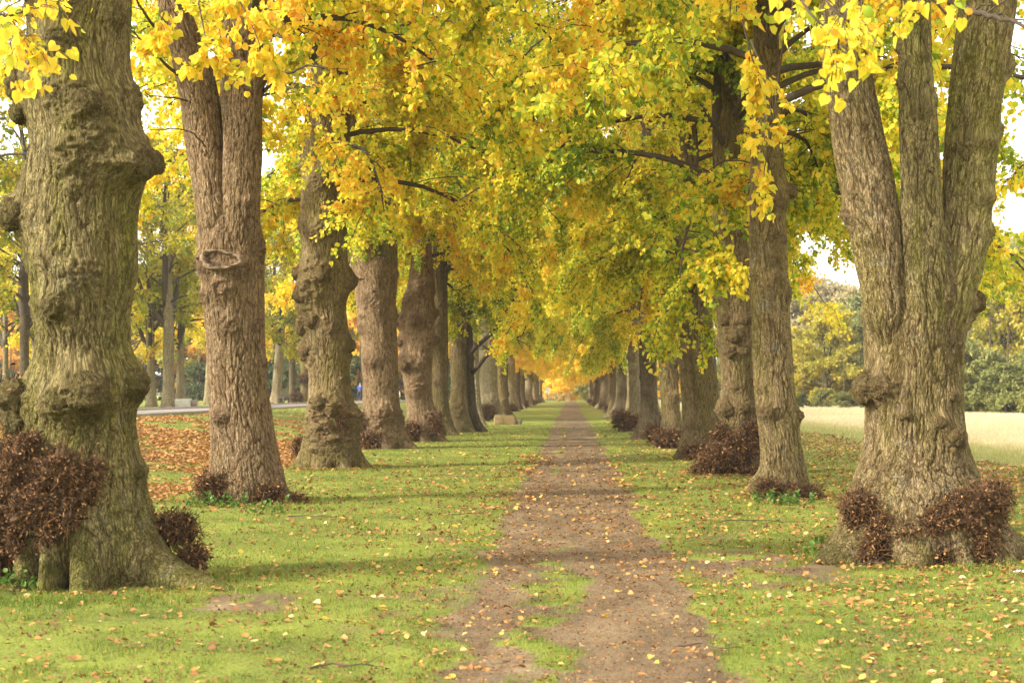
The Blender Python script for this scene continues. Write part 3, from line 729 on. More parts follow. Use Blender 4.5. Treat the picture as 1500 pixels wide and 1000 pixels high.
        thin = lr.random(len(pos)) < 1 - .72 * smooth(7.5, 11.5, pos[:, 2]) * (ztop > 15.5)      # tall crown tops, mostly unseen, thinned to let light reach the leaves below
        o = (ok(pos) & ~rs & thin) | (rs & (lr.random(len(pos)) < spray_f))
        pos, ax, nr, rs = pos[o], ax[o], nr[o], rs[o]; m = len(pos)
        zr = (pos[:, 2] - zlo) / (ztop - zlo)
        tint = tint0 + .05 + .32 * fbm(pos * .55 + seed, 2) + .20 * lr.normal(size=m) + .10 * perlin(pos * 2.1 + 3)
        sz, fo, cu = leaf * (.5 + .75 * lr.random(m) ** .8), lr.uniform(.02, .42, m), lr.normal(.15, .38, m)
        tint = np.clip(np.where(rs, .58 + .17 * lr.normal(size=m), tint), 0, 1)
        a = ~rs; V, q, ti = leaves(pos[a], ax[a], nr[a], sz[a], tint[a], fo[a], cu[a], simple_); mb.add(V, q, tint=ti)
        if rs.any():
            V, q, ti = leaves(pos[rs], ax[rs], nr[rs], sz[rs] * spray_s, tint[rs], fo[rs], cu[rs], fine=True); mb.add(V, q, tint=ti)
    nq = sum(len(f) for f in mb.Fq)
    mi = np.ones(nq, np.int32); mi[:nwood] = 0
    return mb.build(name, mats, True, mi)

def branch_obj(name, pts, r0, r1, base, parent, m=None, twigs=0, seed=0, forks=0):
    lr = np.random.default_rng(seed)
    pts = np.asarray(pts, float) - np.asarray(base); K = 16
    tt = np.linspace(0, 1, len(pts)); ti = np.linspace(0, 1, K)
    p = np.stack([np.interp(ti, tt, pts[:, c]) for c in range(3)], 1)
    L = np.linalg.norm(p[-1] - p[0])
    for c in range(3): p[1:-1, c] += np.convolve(lr.normal(size=K), np.ones(4) / 4, 'same')[1:-1] * .02 * L
    mb = MB(); V, q = tubes(p[None], np.linspace(r0, r1, K)[None], 8)
    z = np.zeros(len(V)); mb.add(V, q, tint=0)
    def kids(p, n, lf, r, depth):
        for k in range(n):
            i = lr.integers(len(p) // 4, len(p) - 1); d = norm((p[i + 1] - p[i])[None])[0]
            g = norm((d + lr.normal(size=3) * .55 + np.array([0, 0, .05]))[None])[0]
            l = L * lf * lr.uniform(.5, 1.1); KK = 7
            c = p[i] + np.cumsum(np.concatenate([np.zeros((1, 3)), (g[None] + lr.normal(size=(KK - 1, 3)) * .22) * l / (KK - 1)]), 0)
            V, q = tubes(c[None], np.linspace(r, r * .3, KK)[None], 5); mb.add(V, q, tint=0)
            if depth > 0: kids(c, 4, lf * .5, r * .5, depth - 1)
    if twigs: kids(p, twigs, .4, max(r1 * .9, r0 * .3), forks)
    return obj(name, mb.build(name, [m or TWIG]), parent)

GA = 'lime trees of the avenue'
def base_of(rows, d):
    z, cx, r = prof(rows, d); return np.array([float(np.interp(0, z, cx)), d, 0.0])
def lt_shape(label): return thing
trees = []

# ---------- first tree on the left: stout, covered with burrs
d = 12.1
rows = [(0, 54, 190), (50, 48, 187), (100, 46, 188), (150, 47, 197), (200, 50, 203), (240, 50, 207), (280, 48, 199), (330, 47, 194), (400, 50, 197), (450, 55, 189), (500, 60, 188), (540, 60, 196), (570, 58, 198), (610, 52, 194), (650, 45, 200), (700, 42, 205), (740, 42, 208), (780, 42, 212), (850, 45, 215), (880, 45, 215)]
b = base_of(rows, d)
T1 = thing('lime_tree', 'stout lime trunk thick with burrs and brown shoots, leftmost at the front', 'tree', b, GA)
bl = pxb(rows, d, [(30, 125, 28, 24), (28, 165, 22, 20), (42, 265, 26, 15), (40, 320, 34, 22), (48, 300, 22, 12), (48, 385, 18, 10), (105, 455, 24, 12), (130, 160, 34, 14), (160, 172, 26, 14), (112, 68, 16, 12), (200, 235, 34, 26), (185, 255, 24, 16), (150, 240, 36, 12), (203, 140, 20, 12), (150, 410, 30, 10), (145, 575, 34, 26), (120, 590, 26, 14), (205, 560, 30, 20), (30, 580, 36, 26), (35, 610, 30, 22), (205, 690, 18, 10), (135, 283, 12, 8), (160, 205, 28, 10), (65, 455, 20, 6), (120, 20, 22, 8), (180, 30, 22, 10), (95, 380, 18, 6), (170, 330, 20, 7), (110, 230, 18, 6)])
lob = [(-.36, .20, .98, .24), (-1.3, .24, .30, .36), (-1.75, .15, .26, .55), (-2.15, .16, .26, .55), (-2.75, .2, .12, .5), (2.6, .3, .2, .4), (1.2, .4, .5, .4), (.4, .22, .3, .3), (-1.93, .06, -.30, .5), (-1.56, .07, -.24, .45)]
z, cx, r = prof(rows, d)
balls = pxball(d, [(38, 128, 19, .12), (40, 168, 15, .12), (52, 318, 20, .15), (212, 240, 17, .1), (196, 255, 14, .2), (40, 582, 24, .2), (38, 612, 20, .22), (148, 576, 27, .36), (124, 585, 17, .4), (200, 562, 20, .12), (152, 168, 16, .42), (203, 690, 10, .1), (108, 452, 15, .42), (62, 682, 20, .40), (122, 690, 19, .5), (92, 735, 20, .5), (150, 712, 14, .45), (35, 720, 17, .28), (100, 660, 14, .45)])
me, surf = trunk_mesh('trunk', BARK_GREEN, np.append(z, 8.5), np.append(cx, cx[-1] - .2), np.append(r, .26), d, b, None, bl, lob, 440, .0105, -.12, 11, 10, .030, zb=(3, 8), balls=balls)
obj('trunk', me, T1)
cl = []
for (x, y, rx, rz_, dy) in ((60, 690, 52, 44, .42), (120, 690, 46, 40, .52), (95, 735, 50, 38, .55), (35, 730, 30, 44, .30), (150, 715, 26, 30, .48), (25, 670, 22, 34, .2), (62, 782, 12, 24, .5), (112, 772, 14, 18, .58), (140, 752, 14, 16, .56), (18, 770, 16, 26, .25), (75, 645, 20, 14, .45), (165, 685, 12, 16, .42)):
    cl.append((P(x, y, d) + (0, -dy, 0), (rx * d / F, .20, rz_ * d / F), (0, -1, 0)))
shoots('basal_shoots', cl, b, T1, 1100, 1, .68)
shoots('basal_shoots', [(P(255, 775, d + .1), (.2, .22, .17), (1, -.2, .3)), (P(280, 815, d), (.15, .15, .10), (1, -.3, 0))], b, T1, 900, 2, .8)
shoots('basal_shoots', [(P(5, 810, d), (.24, .25, .22), (-1, -.3, 0)), (P(25, 590, d), (.17, .2, .2), (-1, -.5, 0))], b, T1, 900, 3)

# ---------- second on the left: forked, cut branch scar
d = 20.8
rows = [(300, 285, 384), (350, 290, 384), (400, 295, 385), (450, 299, 386), (500, 303, 388), (550, 305, 390), (600, 308, 396), (650, 312, 402), (690, 314, 408), (720, 314, 412), (760, 314, 416)]
b = base_of(rows, d)
T2 = thing('lime_tree', 'forked lime tree with a smooth brown trunk and an oval cut branch scar', 'tree', b, GA)
z, cx, r = prof(rows, d)
z = z[:-1]; cx = cx[:-1]; r = r[:-1]; z = np.append(z, [4.15, 4.4, 4.55]); cx = np.append(cx, [cx[-1]] * 3); r = np.append(r, [.40, .22, .03])
bl = pxb(rows, d, [(310, 390, 20, 12), (360, 395, 18, 10), (335, 425, 16, 9), (345, 480, 14, 6), (380, 365, 16, 10), (375, 300, 14, 6)])
me, surf = trunk_mesh('trunk', BARK_BROWN, z, cx, r, d, b, None, bl, [(-.4, .3, .34, .35), (-1.5, .35, .16, .35), (-2.8, .3, .2, .35), (1.5, .5, .3, .3)], 340, .013, -.1, 21, 4, .034, zb=(.6, 4))
obj('trunk', me, T2)
for rows2, sd, dy in (([(440, 315, 335), (400, 300, 340), (370, 294, 342), (340, 289, 341), (300, 285, 336), (250, 277, 333), (200, 268, 328), (150, 262, 322), (100, 252, 312), (50, 240, 292), (0, 228, 272), (-120, 195, 235), (-250, 170, 200)], 22, .05),
                      ([(440, 345, 368), (400, 332, 382), (370, 326, 384), (340, 325, 384), (300, 326, 384), (250, 328, 385), (200, 328, 386), (150, 326, 387), (100, 325, 388), (50, 322, 392), (0, 320, 396), (-120, 330, 390), (-260, 340, 380)], 23, -.06)):
    z, cx, r = prof(rows2, d)
    me, _ = trunk_mesh('limb', BARK_BROWN, z, cx, r, d + dy, b, ((1, 3.2, 4.2, 5.4, 9), (d - .1, d - .12, d - .2, d + dy, d + dy)), pxb(rows2, d, [(388, 110, 14, 8), (300, 60, 10, 6)]) if sd == 23 else (), (), 220, .016, None, sd, 3, .030)
    obj('limb', me, T2)
sc = P(336, 385, d) + (0, -.52, 0) - b
u = np.linspace(0, 2 * np.pi, 40, endpoint=False); mb = MB()
for rr, yy in ((1.0, .0), (.86, -.03), (.62, .02), (.05, .03)):
    pass
rings = [(1.15, .10), (1.05, -.035), (.92, -.05), (.84, -.02), (.4, .0), (.02, .005)]
def ring_mesh(rings, name, m):
    mb = MB(); wob = lambda k: 1 + .10 * np.sin(3 * u + 1) + .06 * np.sin(7 * u + k * 9) + .04 * np.sin(13 * u + 2)
    V = np.concatenate([np.stack([sc[0] + .27 * k * np.cos(u) * wob(k), sc[1] + yv + .04 * np.sin(u) * k + .012 * np.sin(9 * u + k * 20), sc[2] + .125 * k * np.sin(u) * wob(k) - .02 * np.cos(u)], 1) for k, yv in rings])
    i = np.arange(len(V)).reshape(len(rings), 40)
    mb.add(V, np.stack([i[:-1], i[1:], np.roll(i, -1, 1)[1:], np.roll(i, -1, 1)[:-1]], -1).reshape(-1, 4))
    return obj(name, mb.build(name, [m]), T2)
ring_mesh([(1.3, .16), (1.2, .02), (1.08, -.05), (.96, -.055), (.86, -.015), (.80, .03)], 'callus', simple('callus_bark', (.10, .065, .038), (.30, .21, .13), 16, .9, .9, .03))
ring_mesh([(.84, .01), (.7, .03), (.4, .035), (.02, .04)], 'cut_face', simple('old_cut_wood', (.03, .022, .014), (.13, .095, .06), 11, .95, 1, .03))
shoots('basal_shoots', [(P(335, 715, d) + (0, -.42, 0), (.36, .16, .26), (-.4, -1, 0)), (P(395, 725, d) + (0, -.38, 0), (.36, .16, .2), (.4, -1, 0)), (P(308, 712, d), (.12, .3, .24), (-1, -.3, 0)), (P(430, 738, d) + (0, -.1, 0), (.14, .3, .14), (1, -.3, 0))], b, T2, 700, 4, 1.1)
for k, (pts, r0) in enumerate([([(268, 112, d - .2), (240, 95, d - .6), (210, 62, d - 1), (190, 44, d - 1.2)], .028), ([(275, 148, d - .3), (245, 142, d - .6), (212, 140, d - .9)], .016), ([(300, 215, d - .4), (285, 195, d - .7), (250, 188, d - 1), (208, 192, d - 1.4)], .014), ([(385, 135, d), (410, 112, d - .4), (450, 95, d - .8), (480, 100, d - 1)], .03), ([(385, 140, d), (415, 130, d - .3), (455, 127, d - .6)], .02), ([(232, 35, d - .2), (225, 40, d - .5), (205, 10, d - .8), (180, -40, d - 1)], .03)]):
    branch_obj('branch', [P(*p) for p in pts], r0, r0 * .3, b, T2, BARK_DARK if False else TWIG, 3, 30 + k)

# ---------- third on the left
d = 30.3
rows = [(40, 465, 512), (100, 458, 514), (150, 450, 514), (200, 446, 512), (250, 444, 511), (300, 443, 509), (350, 444, 508), (400, 445, 506), (450, 448, 505), (500, 452, 510), (550, 453, 510), (600, 454, 511), (640, 452, 514), (670, 450, 516), (710, 450, 516)]
b = base_of(rows, d)
T3 = thing('lime_tree', 'lime tree with knobbly trunk and a brown shoot cluster at its waist', 'tree', b, GA)
z, cx, r = prof(rows, d)
bl = pxb(rows, d, [(458, 430, 20, 10), (470, 400, 20, 12), (440, 480, 14, 9), (440, 400, 14, 10), (512, 410, 18, 12), (500, 440, 12, 6), (465, 345, 14, 8), (440, 330, 12, 8), (490, 480, 14, 7), (455, 462, 14, 10), (506, 555, 10, 5), (470, 270, 14, 8), (500, 250, 14, 7), (488, 620, 34, 18), (476, 590, 14, 8), (512, 610, 18, 10)])
balls = pxball(d, [(442, 512, 15, .1), (516, 505, 11, .1), (452, 432, 13, .25), (462, 470, 10, .4), (446, 480, 9, .2), (446, 402, 9, .2), (510, 412, 10, .1), (478, 405, 9, .45), (490, 600, 10, .5), (476, 590, 9, .5)])
me, surf = trunk_mesh('trunk', BARK_TAN, np.append(z, 12), np.append(cx, cx[-1]), np.append(r, .16), d, b, None, bl, [(-.25, .28, .5, .38), (-.9, .25, .35, .35), (-1.7, .3, .3, .35), (-2.7, .4, .36, .4), (1.5, .5, .4, .4)], 280, .017, -.1, 31, 8, .034, zb=(2, 9), balls=balls)
obj('trunk', me, T3)
shoots('basal_shoots', [(P(492, 622, d) + (0, -.5, 0), (.40, .2, .46), (0, -1, 0)), (P(478, 596, d) + (0, -.45, 0), (.2, .16, .2), (0, -1, 0))], b, T3, 420, 5, 1.2)
shoots('basal_shoots', [(P(443, 655, d + .2), (.18, .2, .24), (-1, -.3, 0))], b, T3, 500, 6, 1.2)

# ---------- fourth on the left: forks low
d = 41.0
rows = [(395, 517, 582), (420, 521, 581), (450, 523, 580), (500, 529, 583), (550, 532, 584), (600, 532, 585), (630, 531, 588), (650, 531, 590), (680, 531, 592)]
b = base_of(rows, d)
T4 = thing('lime_tree', 'reddish lime trunk splitting low into a leaning and an upright limb', 'tree', b, GA)
z, cx, r = prof(rows, d)
z = np.append(z, z[-1] + .35); cx = np.append(cx, cx[-1]); r = np.append(r, .40)
bl = pxb(rows, d, [(545, 530, 10, 7), (560, 455, 12, 6), (530, 615, 12, 7), (560, 610, 16, 8), (572, 600, 12, 6), (583, 610, 12, 6), (542, 440, 12, 5), (532, 480, 10, 5)])
me, surf = trunk_mesh('trunk', BARK_BROWN, z, cx, r, d, b, None, bl, [(-.3, .3, .55, .4), (-1.3, .3, .3, .35), (-2.6, .4, .3, .4), (1.4, .5, .4, .4)], 220, .022, -.1, 41, 5, .034, zb=(.5, 5))
obj('trunk', me, T4)
for rows2, sd, dy in (([(410, 518, 562), (380, 514, 558), (350, 511, 552), (300, 508, 545), (250, 503, 535), (200, 498, 526), (100, 488, 512), (0, 480, 498)], 42, -.1), ([(410, 551, 582), (350, 550, 581), (300, 548, 579), (230, 546, 577), (150, 545, 575), (50, 548, 572), (-30, 552, 568)], 43, .1)):
    z, cx, r = prof(rows2, d)
    me, _ = trunk_mesh('limb', BARK_BROWN if sd == 42 else BARK_TAN, z, cx, r, d + dy, b, None, (), (), 140, .03, None, sd, 6, .022)
    obj('limb', me, T4)
shoots('basal_shoots', [(P(550, 645, d) + (0, -.6, 0), (.5, .22, .3), (0, -1, 0)), (P(538, 622, d) + (0, -.35, 0), (.2, .2, .4), (-.5, -1, 0))], b, T4, 330, 7, 1.4)

# ---------- fifth on the left
d = 47.0
rows = [(250, 610, 630), (300, 608, 631), (370, 604, 633), (400, 600, 635), (450, 592, 636), (500, 590, 635), (550, 592, 633), (580, 594, 633), (610, 598, 636), (640, 600, 638), (660, 600, 640)]
b = base_of(rows, d)
T5 = thing('lime_tree', 'very lumpy dark lime trunk narrowing upward, with fox-brown shoots at its foot', 'tree', b, GA)
z, cx, r = prof(rows, d)
bl = pxb(rows, d, [(588, 470, 12, 9), (590, 500, 12, 7), (595, 530, 12, 8), (612, 470, 12, 7), (600, 440, 12, 7), (632, 500, 10, 6), (634, 460, 9, 5), (615, 560, 12, 6), (603, 535, 10, 7), (634, 425, 8, 5), (620, 420, 10, 6), (636, 612, 12, 8), (625, 530, 10, 5), (606, 575, 9, 4)])
me, surf = trunk_mesh('trunk', BARK_BROWN, np.append(z, 13), np.append(cx, cx[-1]), np.append(r, .14), d, b, None, bl, [(-.3, .3, .5, .4), (-1.4, .35, .3, .35), (-2.7, .4, .25, .4), (1.4, .5, .4, .4)], 200, .025, -.1, 51, 6, .034, zb=(3, 9), balls=pxball(d, [(590, 470, 8, .1), (592, 500, 7, .2), (594, 530, 8, .15), (612, 470, 7, .5), (633, 498, 6, .1), (602, 535, 6, .4), (634, 610, 8, .2), (634, 458, 5, .1)]))
obj('trunk', me, T5)
shoots('basal_shoots', [(P(606, 632, d) + (0, -.5, 0), (.36, .24, .36), (-.2, -1, 0)), (P(637, 622, d) + (0, -.4, 0), (.24, .2, .4), (.5, -1, 0))], b, T5, 330, 8, 1.5)

# ---------- sixth, seventh, eighth on the left
def simple_tree(label, rows, d, bark, bumps, lobes, seed, top=13, nth=140, step=.035, nrand=5, name='lime_tree', group=GA, cat='tree', zb=(.5, 7), topr=.14, balls=()):
    b = base_of(rows, d); b[2] = float(gz(b[0], b[1]))
    T = thing(name, label, cat, b, group)
    z, cx, r = prof(rows, d)
    if top: z = np.append(z, top); cx = np.append(cx, cx[-1]); r = np.append(r, topr)
    me, _ = trunk_mesh('trunk', bark, z, cx, r, d, b, None, pxb(rows, d, bumps), lobes, nth, step, -.1 + b[2], seed, nrand, .034, zb=zb, balls=pxball(d, balls))
    obj('trunk', me, T)
    return T, b
T6, b6 = simple_tree('slim smooth grey lime trunk close behind the lumpy dark one', [(380, 634, 653), (420, 634, 655), (500, 632, 656), (560, 632, 656), (600, 634, 657), (620, 635, 660), (650, 636, 662)], 53., BARK_TAN, [(655, 530, 5, 3), (640, 560, 5, 3)], [(-.4, .4, .4, .4), (-2.2, .4, .3, .4), (1.5, .5, .4, .4)], 61)
T7, b7 = simple_tree('twin-stemmed lime with bare dark branches reaching over the path', [(380, 657, 682), (420, 656, 683), (500, 658, 684), (560, 661, 683), (600, 660, 684), (620, 659, 686), (645, 658, 688)], 58., BARK_TAN, [(670, 598, 12, 5), (672, 480, 8, 4)], [(-.4, .4, .4, .4), (-1.5, .4, .3, .4), (-2.8, .4, .3, .4), (1.5, .5, .4, .4)], 71)
z, cx, r = prof([(380, 678, 692), (440, 677, 692), (500, 676, 693), (560, 676, 695), (600, 678, 698), (625, 680, 701), (645, 680, 704)], 58.5)
me, _ = trunk_mesh('limb', BARK_DARK, np.append(z, 12), np.append(cx, cx[-1]), np.append(r, .1), 58.5, b7, None, (), [(-.3, .4, .45, .4)], 120, .035, -.1, 72, 4, .022)
obj('limb', me, T7)
for k, (pts, r0) in enumerate([([(686, 522, 58.2), (705, 502, 57.4), (728, 478, 56.4), (744, 452, 55.6), (752, 440, 55)], .11), ([(692, 546, 58.4), (705, 528, 57.6), (722, 512, 56.6), (745, 500, 55.6), (766, 486, 55), (770, 478, 54.6)], .09), ([(690, 470, 58), (715, 445, 57), (745, 438, 56), (775, 450, 55)], .06), ([(690, 450, 58), (705, 432, 57), (735, 400, 56), (765, 386, 55), (790, 400, 54)], .06)]):
    branch_obj('branch', [P(*p) for p in pts], r0, r0 * .35, b7, T7, TWIG, 6, 80 + k, 1)
T8, b8 = simple_tree('thin straight lime trunk just behind the twin-stemmed one', [(400, 687, 699), (480, 687, 700), (560, 690, 702), (600, 692, 705), (622, 693, 707), (640, 693, 708)], 68., BARK_PALE, [], [(-.4, .4, .3, .4), (-2.4, .4, .3, .4), (1.5, .5, .3, .4)], 81)
T9, b9 = simple_tree('broad pale lime trunk behind a round heap of brown shoots and the stone block', [(420, 701, 727), (480, 700, 730), (540, 701, 728), (580, 701, 729), (605, 700, 732), (625, 700, 733)], 86., BARK_PALE, [(706, 505, 6, 4), (725, 520, 6, 4), (724, 585, 8, 6)], [(-.4, .4, .4, .4), (-2.4, .4, .4, .4), (1.5, .5, .4, .4)], 91)
shoots('basal_shoots', [(P(714, 604, 80), (.55, .4, .5), (0, -1, 0))], b9, T9, 160, 9, 2.0)

# ---------- right row
d = 13.9
rows = [(300, 1236, 1456), (340, 1242, 1448), (380, 1250, 1440), (420, 1260, 1430), (450, 1264, 1421), (500, 1269, 1412), (560, 1272, 1408), (600, 1271, 1408), (640, 1268, 1411), (680, 1263, 1420), (720, 1258, 1428), (760, 1256, 1434), (800, 1254, 1438), (840, 1254, 1438)]
b = base_of(rows, d)
R1 = thing('lime_tree', 'broad lime tree dividing into three upright limbs above a skirt of brown shoots', 'tree', b, GA)
z, cx, r = prof([x for x in rows if x[0] >= 440], d)
z = np.append(z, [H + (VY - 400) * d / F, H + (VY - 350) * d / F, H + (VY - 315) * d / F, H + (VY - 300) * d / F]); cx = np.append(cx, [cx[-1]] * 4); r = np.append(r, [r[-1] * .96, r[-1] * .82, r[-1] * .45, .05])
bl = pxb(rows, d, [(1384, 638, 14, 8), (1360, 618, 11, 8), (1388, 580, 10, 6), (1390, 500, 12, 6), (1310, 605, 9, 6), (1370, 440, 16, 7), (1385, 415, 14, 7), (1437, 440, 20, 12), (1300, 420, 14, 4), (1345, 352, 12, 5), (1428, 470, 14, 8), (1385, 475, 10, 4), (1245, 345, 16, 8)])
lob = [(-.12, .34, .62, .34), (-.75, .2, .38, .34), (-1.28, .16, .34, .36), (-1.85, .24, .38, .34), (-2.72, .26, .62, .34), (2.4, .35, .5, .35), (1.1, .4, .55, .35)]
me, surf = trunk_mesh('trunk', BARK_TAN, z, cx, r, d, b, None, bl, lob, 460, .0105, -.12, 101, 4, .030, ball_swell=.45, zb=(1.4, 2.6), balls=pxball(d, [(1274, 567, 20, .18), (1286, 566, 16, .3), (1262, 572, 10, .16), (1384, 638, 12, .5), (1388, 634, 9, .5), (1362, 617, 8, .55), (1388, 580, 7, .5), (1436, 442, 13, .1), (1240, 345, 11, .1), (1310, 606, 6, .5)]))
obj('trunk', me, R1)
for rows2, sd, cyv, bb, bark in (([(520, 1295, 1315), (470, 1268, 1330), (430, 1261, 1328), (380, 1250, 1325), (340, 1241, 1322), (300, 1233, 1316), (250, 1223, 1308), (200, 1216, 1296), (100, 1206, 1276), (0, 1200, 1262), (-150, 1180, 1235), (-300, 1160, 1200)], 102, ((1.5, 2.4, 3.0, 4, 8), (13.75, 13.58, 13.6, 13.8, 13.4)), [(1238, 320, 18, 11), (1262, 185, 12, 4), (1240, 290, 14, 6)], BARK_TAN),
                           ([(540, 1348, 1368), (480, 1326, 1392), (440, 1318, 1393), (400, 1314, 1390), (350, 1316, 1384), (300, 1319, 1380), (200, 1317, 1374), (100, 1316, 1366), (0, 1319, 1362), (-150, 1330, 1366), (-300, 1340, 1370)], 103, ((1.5, 2.4, 3.0, 4, 8), (13.75, 13.56, 13.52, 13.55, 13.5)), [(1345, 175, 14, 7), (1345, 95, 10, 5), (1317, 130, 12, 7), (1340, 160, 10, 4), (1345, 370, 12, 5), (1312, 80, 9, 8)], BARK_GREEN),
                           ([(540, 1372, 1392), (480, 1352, 1416), (430, 1360, 1430), (400, 1366, 1440), (350, 1374, 1448), (300, 1379, 1453), (200, 1383, 1462), (150, 1388, 1468), (100, 1392, 1474), (50, 1398, 1483), (0, 1404, 1490), (-150, 1420, 1490), (-300, 1430, 1480)], 104, ((1.5, 2.4, 3.0, 4, 8), (13.85, 13.62, 13.68, 14.0, 14.6)), [(1478, 92, 16, 14), (1468, 190, 13, 10), (1415, 172, 10, 5), (1450, 345, 16, 10), (1445, 290, 12, 6), (1408, 75, 12, 5)], BARK_GREEN)):
    z, cx, r = prof(rows2, d)
    me, _ = trunk_mesh('limb', bark, z, cx, r, d, b, cyv, pxb(rows2, d, bb), (), 280, .0125, None, sd, 4, .026, zb=(3.2, 7))
    obj('limb', me, R1)
cl = []
for (x, y, rx, rz_, dy) in ((1243, 738, 27, 28, .42), (1275, 770, 26, 34, .52), (1312, 772, 26, 22, .62), (1338, 800, 22, 18, .66), (1395, 800, 24, 18, .66), (1345, 758, 32, 30, .66), (1385, 745, 36, 40, .64), (1425, 735, 34, 38, .50), (1448, 722, 20, 26, .3), (1360, 795, 24, 22, .66), (1412, 785, 26, 28, .6), (1260, 800, 20, 20, .55)):
    cl.append((P(x, y, d) + (0, -dy, 0), (rx * d / F, .15, rz_ * d / F), (0, -1, 0)))
shoots('basal_shoots', cl, b, R1, 900, 10, .78)
branch_obj('branch', [P(1392, 5, 13.4), P(1420, 18, 12.6), P(1460, 25, 12), P(1520, 38, 11.4)], .035, .012, b, R1, TWIG, 4, 111)
for k, (xx, yy) in enumerate(((1340, 140), (1345, 158), (1415, 168), (1270, 268), (1250, 168))):
    pass

R2, b2r = simple_tree('slim upright lime trunk with a low brown collar, just behind the three-limbed one', [(-100, 1112, 1138), (0, 1108, 1140), (130, 1104, 1142), (170, 1101, 1143), (250, 1100, 1148), (300, 1099, 1149), (350, 1098, 1150), (400, 1099, 1153), (450, 1100, 1155), (500, 1102, 1158), (550, 1105, 1161), (600, 1109, 1166), (650, 1114, 1174), (690, 1117, 1179), (720, 1118, 1181), (745, 1118, 1182)], 21.8, BARK_TAN, [(1157, 282, 15, 13), (1135, 300, 12, 8), (1135, 350, 14, 8), (1120, 600, 14, 8), (1112, 565, 10, 5), (1168, 608, 12, 7), (1152, 430, 12, 6), (1102, 400, 8, 5), (1120, 420, 12, 5), (1130, 380, 12, 6), (1120, 715, 16, 12), (1113, 705, 14, 12)], [(-2.6, .4, .12, .25), (-.5, .4, .10, .25), (1.5, .5, .2, .3)], 121, top=None, nth=260, step=.016, nrand=5, balls=[(1153, 282, 10, .1), (1122, 712, 12, .2), (1165, 608, 7, .1), (1120, 602, 8, .35)])
shoots('basal_shoots', [(P(1150, 722, 21.8) + (0, -.4, 0), (.34, .16, .13), (.2, -1, 0)), (P(1185, 724, 21.6), (.16, .25, .11), (1, -.5, 0)), (P(1122, 712, 21.6) + (0, -.25, 0), (.14, .16, .13), (-1, -.5, 0))], b2r, R2, 700, 11, 1.1)
R3, b3r = simple_tree('burr-covered lime trunk rising from the biggest heap of brown shoots', [(150, 1052, 1085), (250, 1046, 1092), (320, 1043, 1096), (400, 1046, 1098), (450, 1049, 1100), (500, 1052, 1102), (550, 1056, 1105), (600, 1058, 1107), (650, 1058, 1110), (690, 1058, 1112), (710, 1058, 1112)], 28.5, BARK_TAN, [(1058, 598, 12, 12), (1090, 595, 12, 6), (1075, 490, 20, 4), (1092, 470, 12, 4), (1053, 440, 10, 6), (1048, 365, 8, 4), (1050, 500, 9, 6), (1075, 565, 10, 4)], [(-.5, .4, .25, .3), (-2.5, .4, .3, .3), (1.5, .5, .3, .3)], 131, nth=240, step=.02, nrand=6, balls=[(1062, 599, 10, .3), (1090, 597, 8, .45), (1073, 492, 10, .5), (1088, 468, 9, .4), (1066, 515, 9, .4), (1054, 442, 7, .1), (1060, 470, 8, .3), (1088, 515, 8, .4)])
shoots('basal_shoots', [(P(1075, 658, 28.5) + (0, -.6, 0), (.46, .24, .36), (0, -1, 0)), (P(1050, 675, 28.2) + (0, -.4, 0), (.42, .3, .24), (-.6, -1, 0)), (P(1095, 640, 28.5) + (0, -.4, 0), (.24, .22, .36), (.4, -1, 0)), (P(1030, 690, 28), (.22, .3, .12), (-1, -.4, 0)), (P(1098, 690, 28.2) + (0, -.5, 0), (.36, .22, .10), (0, -1, 0)), (P(1055, 640, 28.5) + (0, -.3, 0), (.14, .2, .3), (-1, -.6, 0))], b3r, R3, 420, 12, 1.3)
R4, b4r = simple_tree('wide two-part lime trunk with bluish lichen, behind the heaped shoots', [(250, 995, 1020), (350, 990, 1030), (400, 986, 1036), (450, 986, 1042), (500, 991, 1046), (550, 996, 1050), (600, 999, 1053), (640, 1002, 1055), (665, 1003, 1057), (690, 1003, 1057)], 34.5, BARK_TAN, [(1008, 520, 9, 5), (1012, 620, 9, 6), (1045, 565, 6, 4), (1000, 450, 9, 5), (1020, 480, 9, 4), (990, 480, 7, 4)], [(-.6, .4, .2, .3), (-1.9, .3, .5, .5), (-2.8, .4, .4, .3), (1.5, .5, .3, .3)], 141, nth=220, step=.022, nrand=6)
shoots('basal_shoots', [(P(1020, 660, 34.2) + (0, -.55, 0), (.55, .3, .2), (0, -1, 0)), (P(1043, 650, 34.5) + (0, -.5, 0), (.3, .2, .3), (.4, -1, 0))], b4r, R4, 300, 13, 1.5)
R5, b5r = simple_tree('grey-green lime trunk with a leaning edge above a round shoot heap', [(350, 968, 988), (430, 964, 990), (500, 963, 990), (560, 967, 993), (600, 969, 995), (630, 970, 998), (660, 970, 1000)], 42., BARK_TAN, [(990, 530, 6, 5), (988, 580, 6, 5), (970, 470, 6, 4), (992, 550, 6, 4)], [(-.6, .4, .3, .3), (-2.5, .4, .4, .3), (1.5, .5, .3, .3)], 151, nrand=10)
shoots('basal_shoots', [(P(977, 643, 41.6) + (0, -.5, 0), (.5, .36, .34), (0, -1, 0)), (P(962, 635, 42), (.3, .3, .24), (-1, -.5, 0))], b5r, R5, 220, 14, 1.7)
R6, b6r = simple_tree('dark flared lime trunk with spreading roots beside the path', [(380, 945, 964), (460, 938, 964), (520, 936, 962), (560, 938, 962), (600, 940, 963), (630, 940, 965), (650, 940, 966)], 49., BARK_DARK, [(945, 575, 6, 4), (955, 520, 7, 5), (945, 500, 8, 5)], [(-.6, .4, .4, .4), (-1.6, .35, .5, .4), (-2.6, .4, .6, .45), (1.5, .5, .3, .3)], 161, nrand=8)
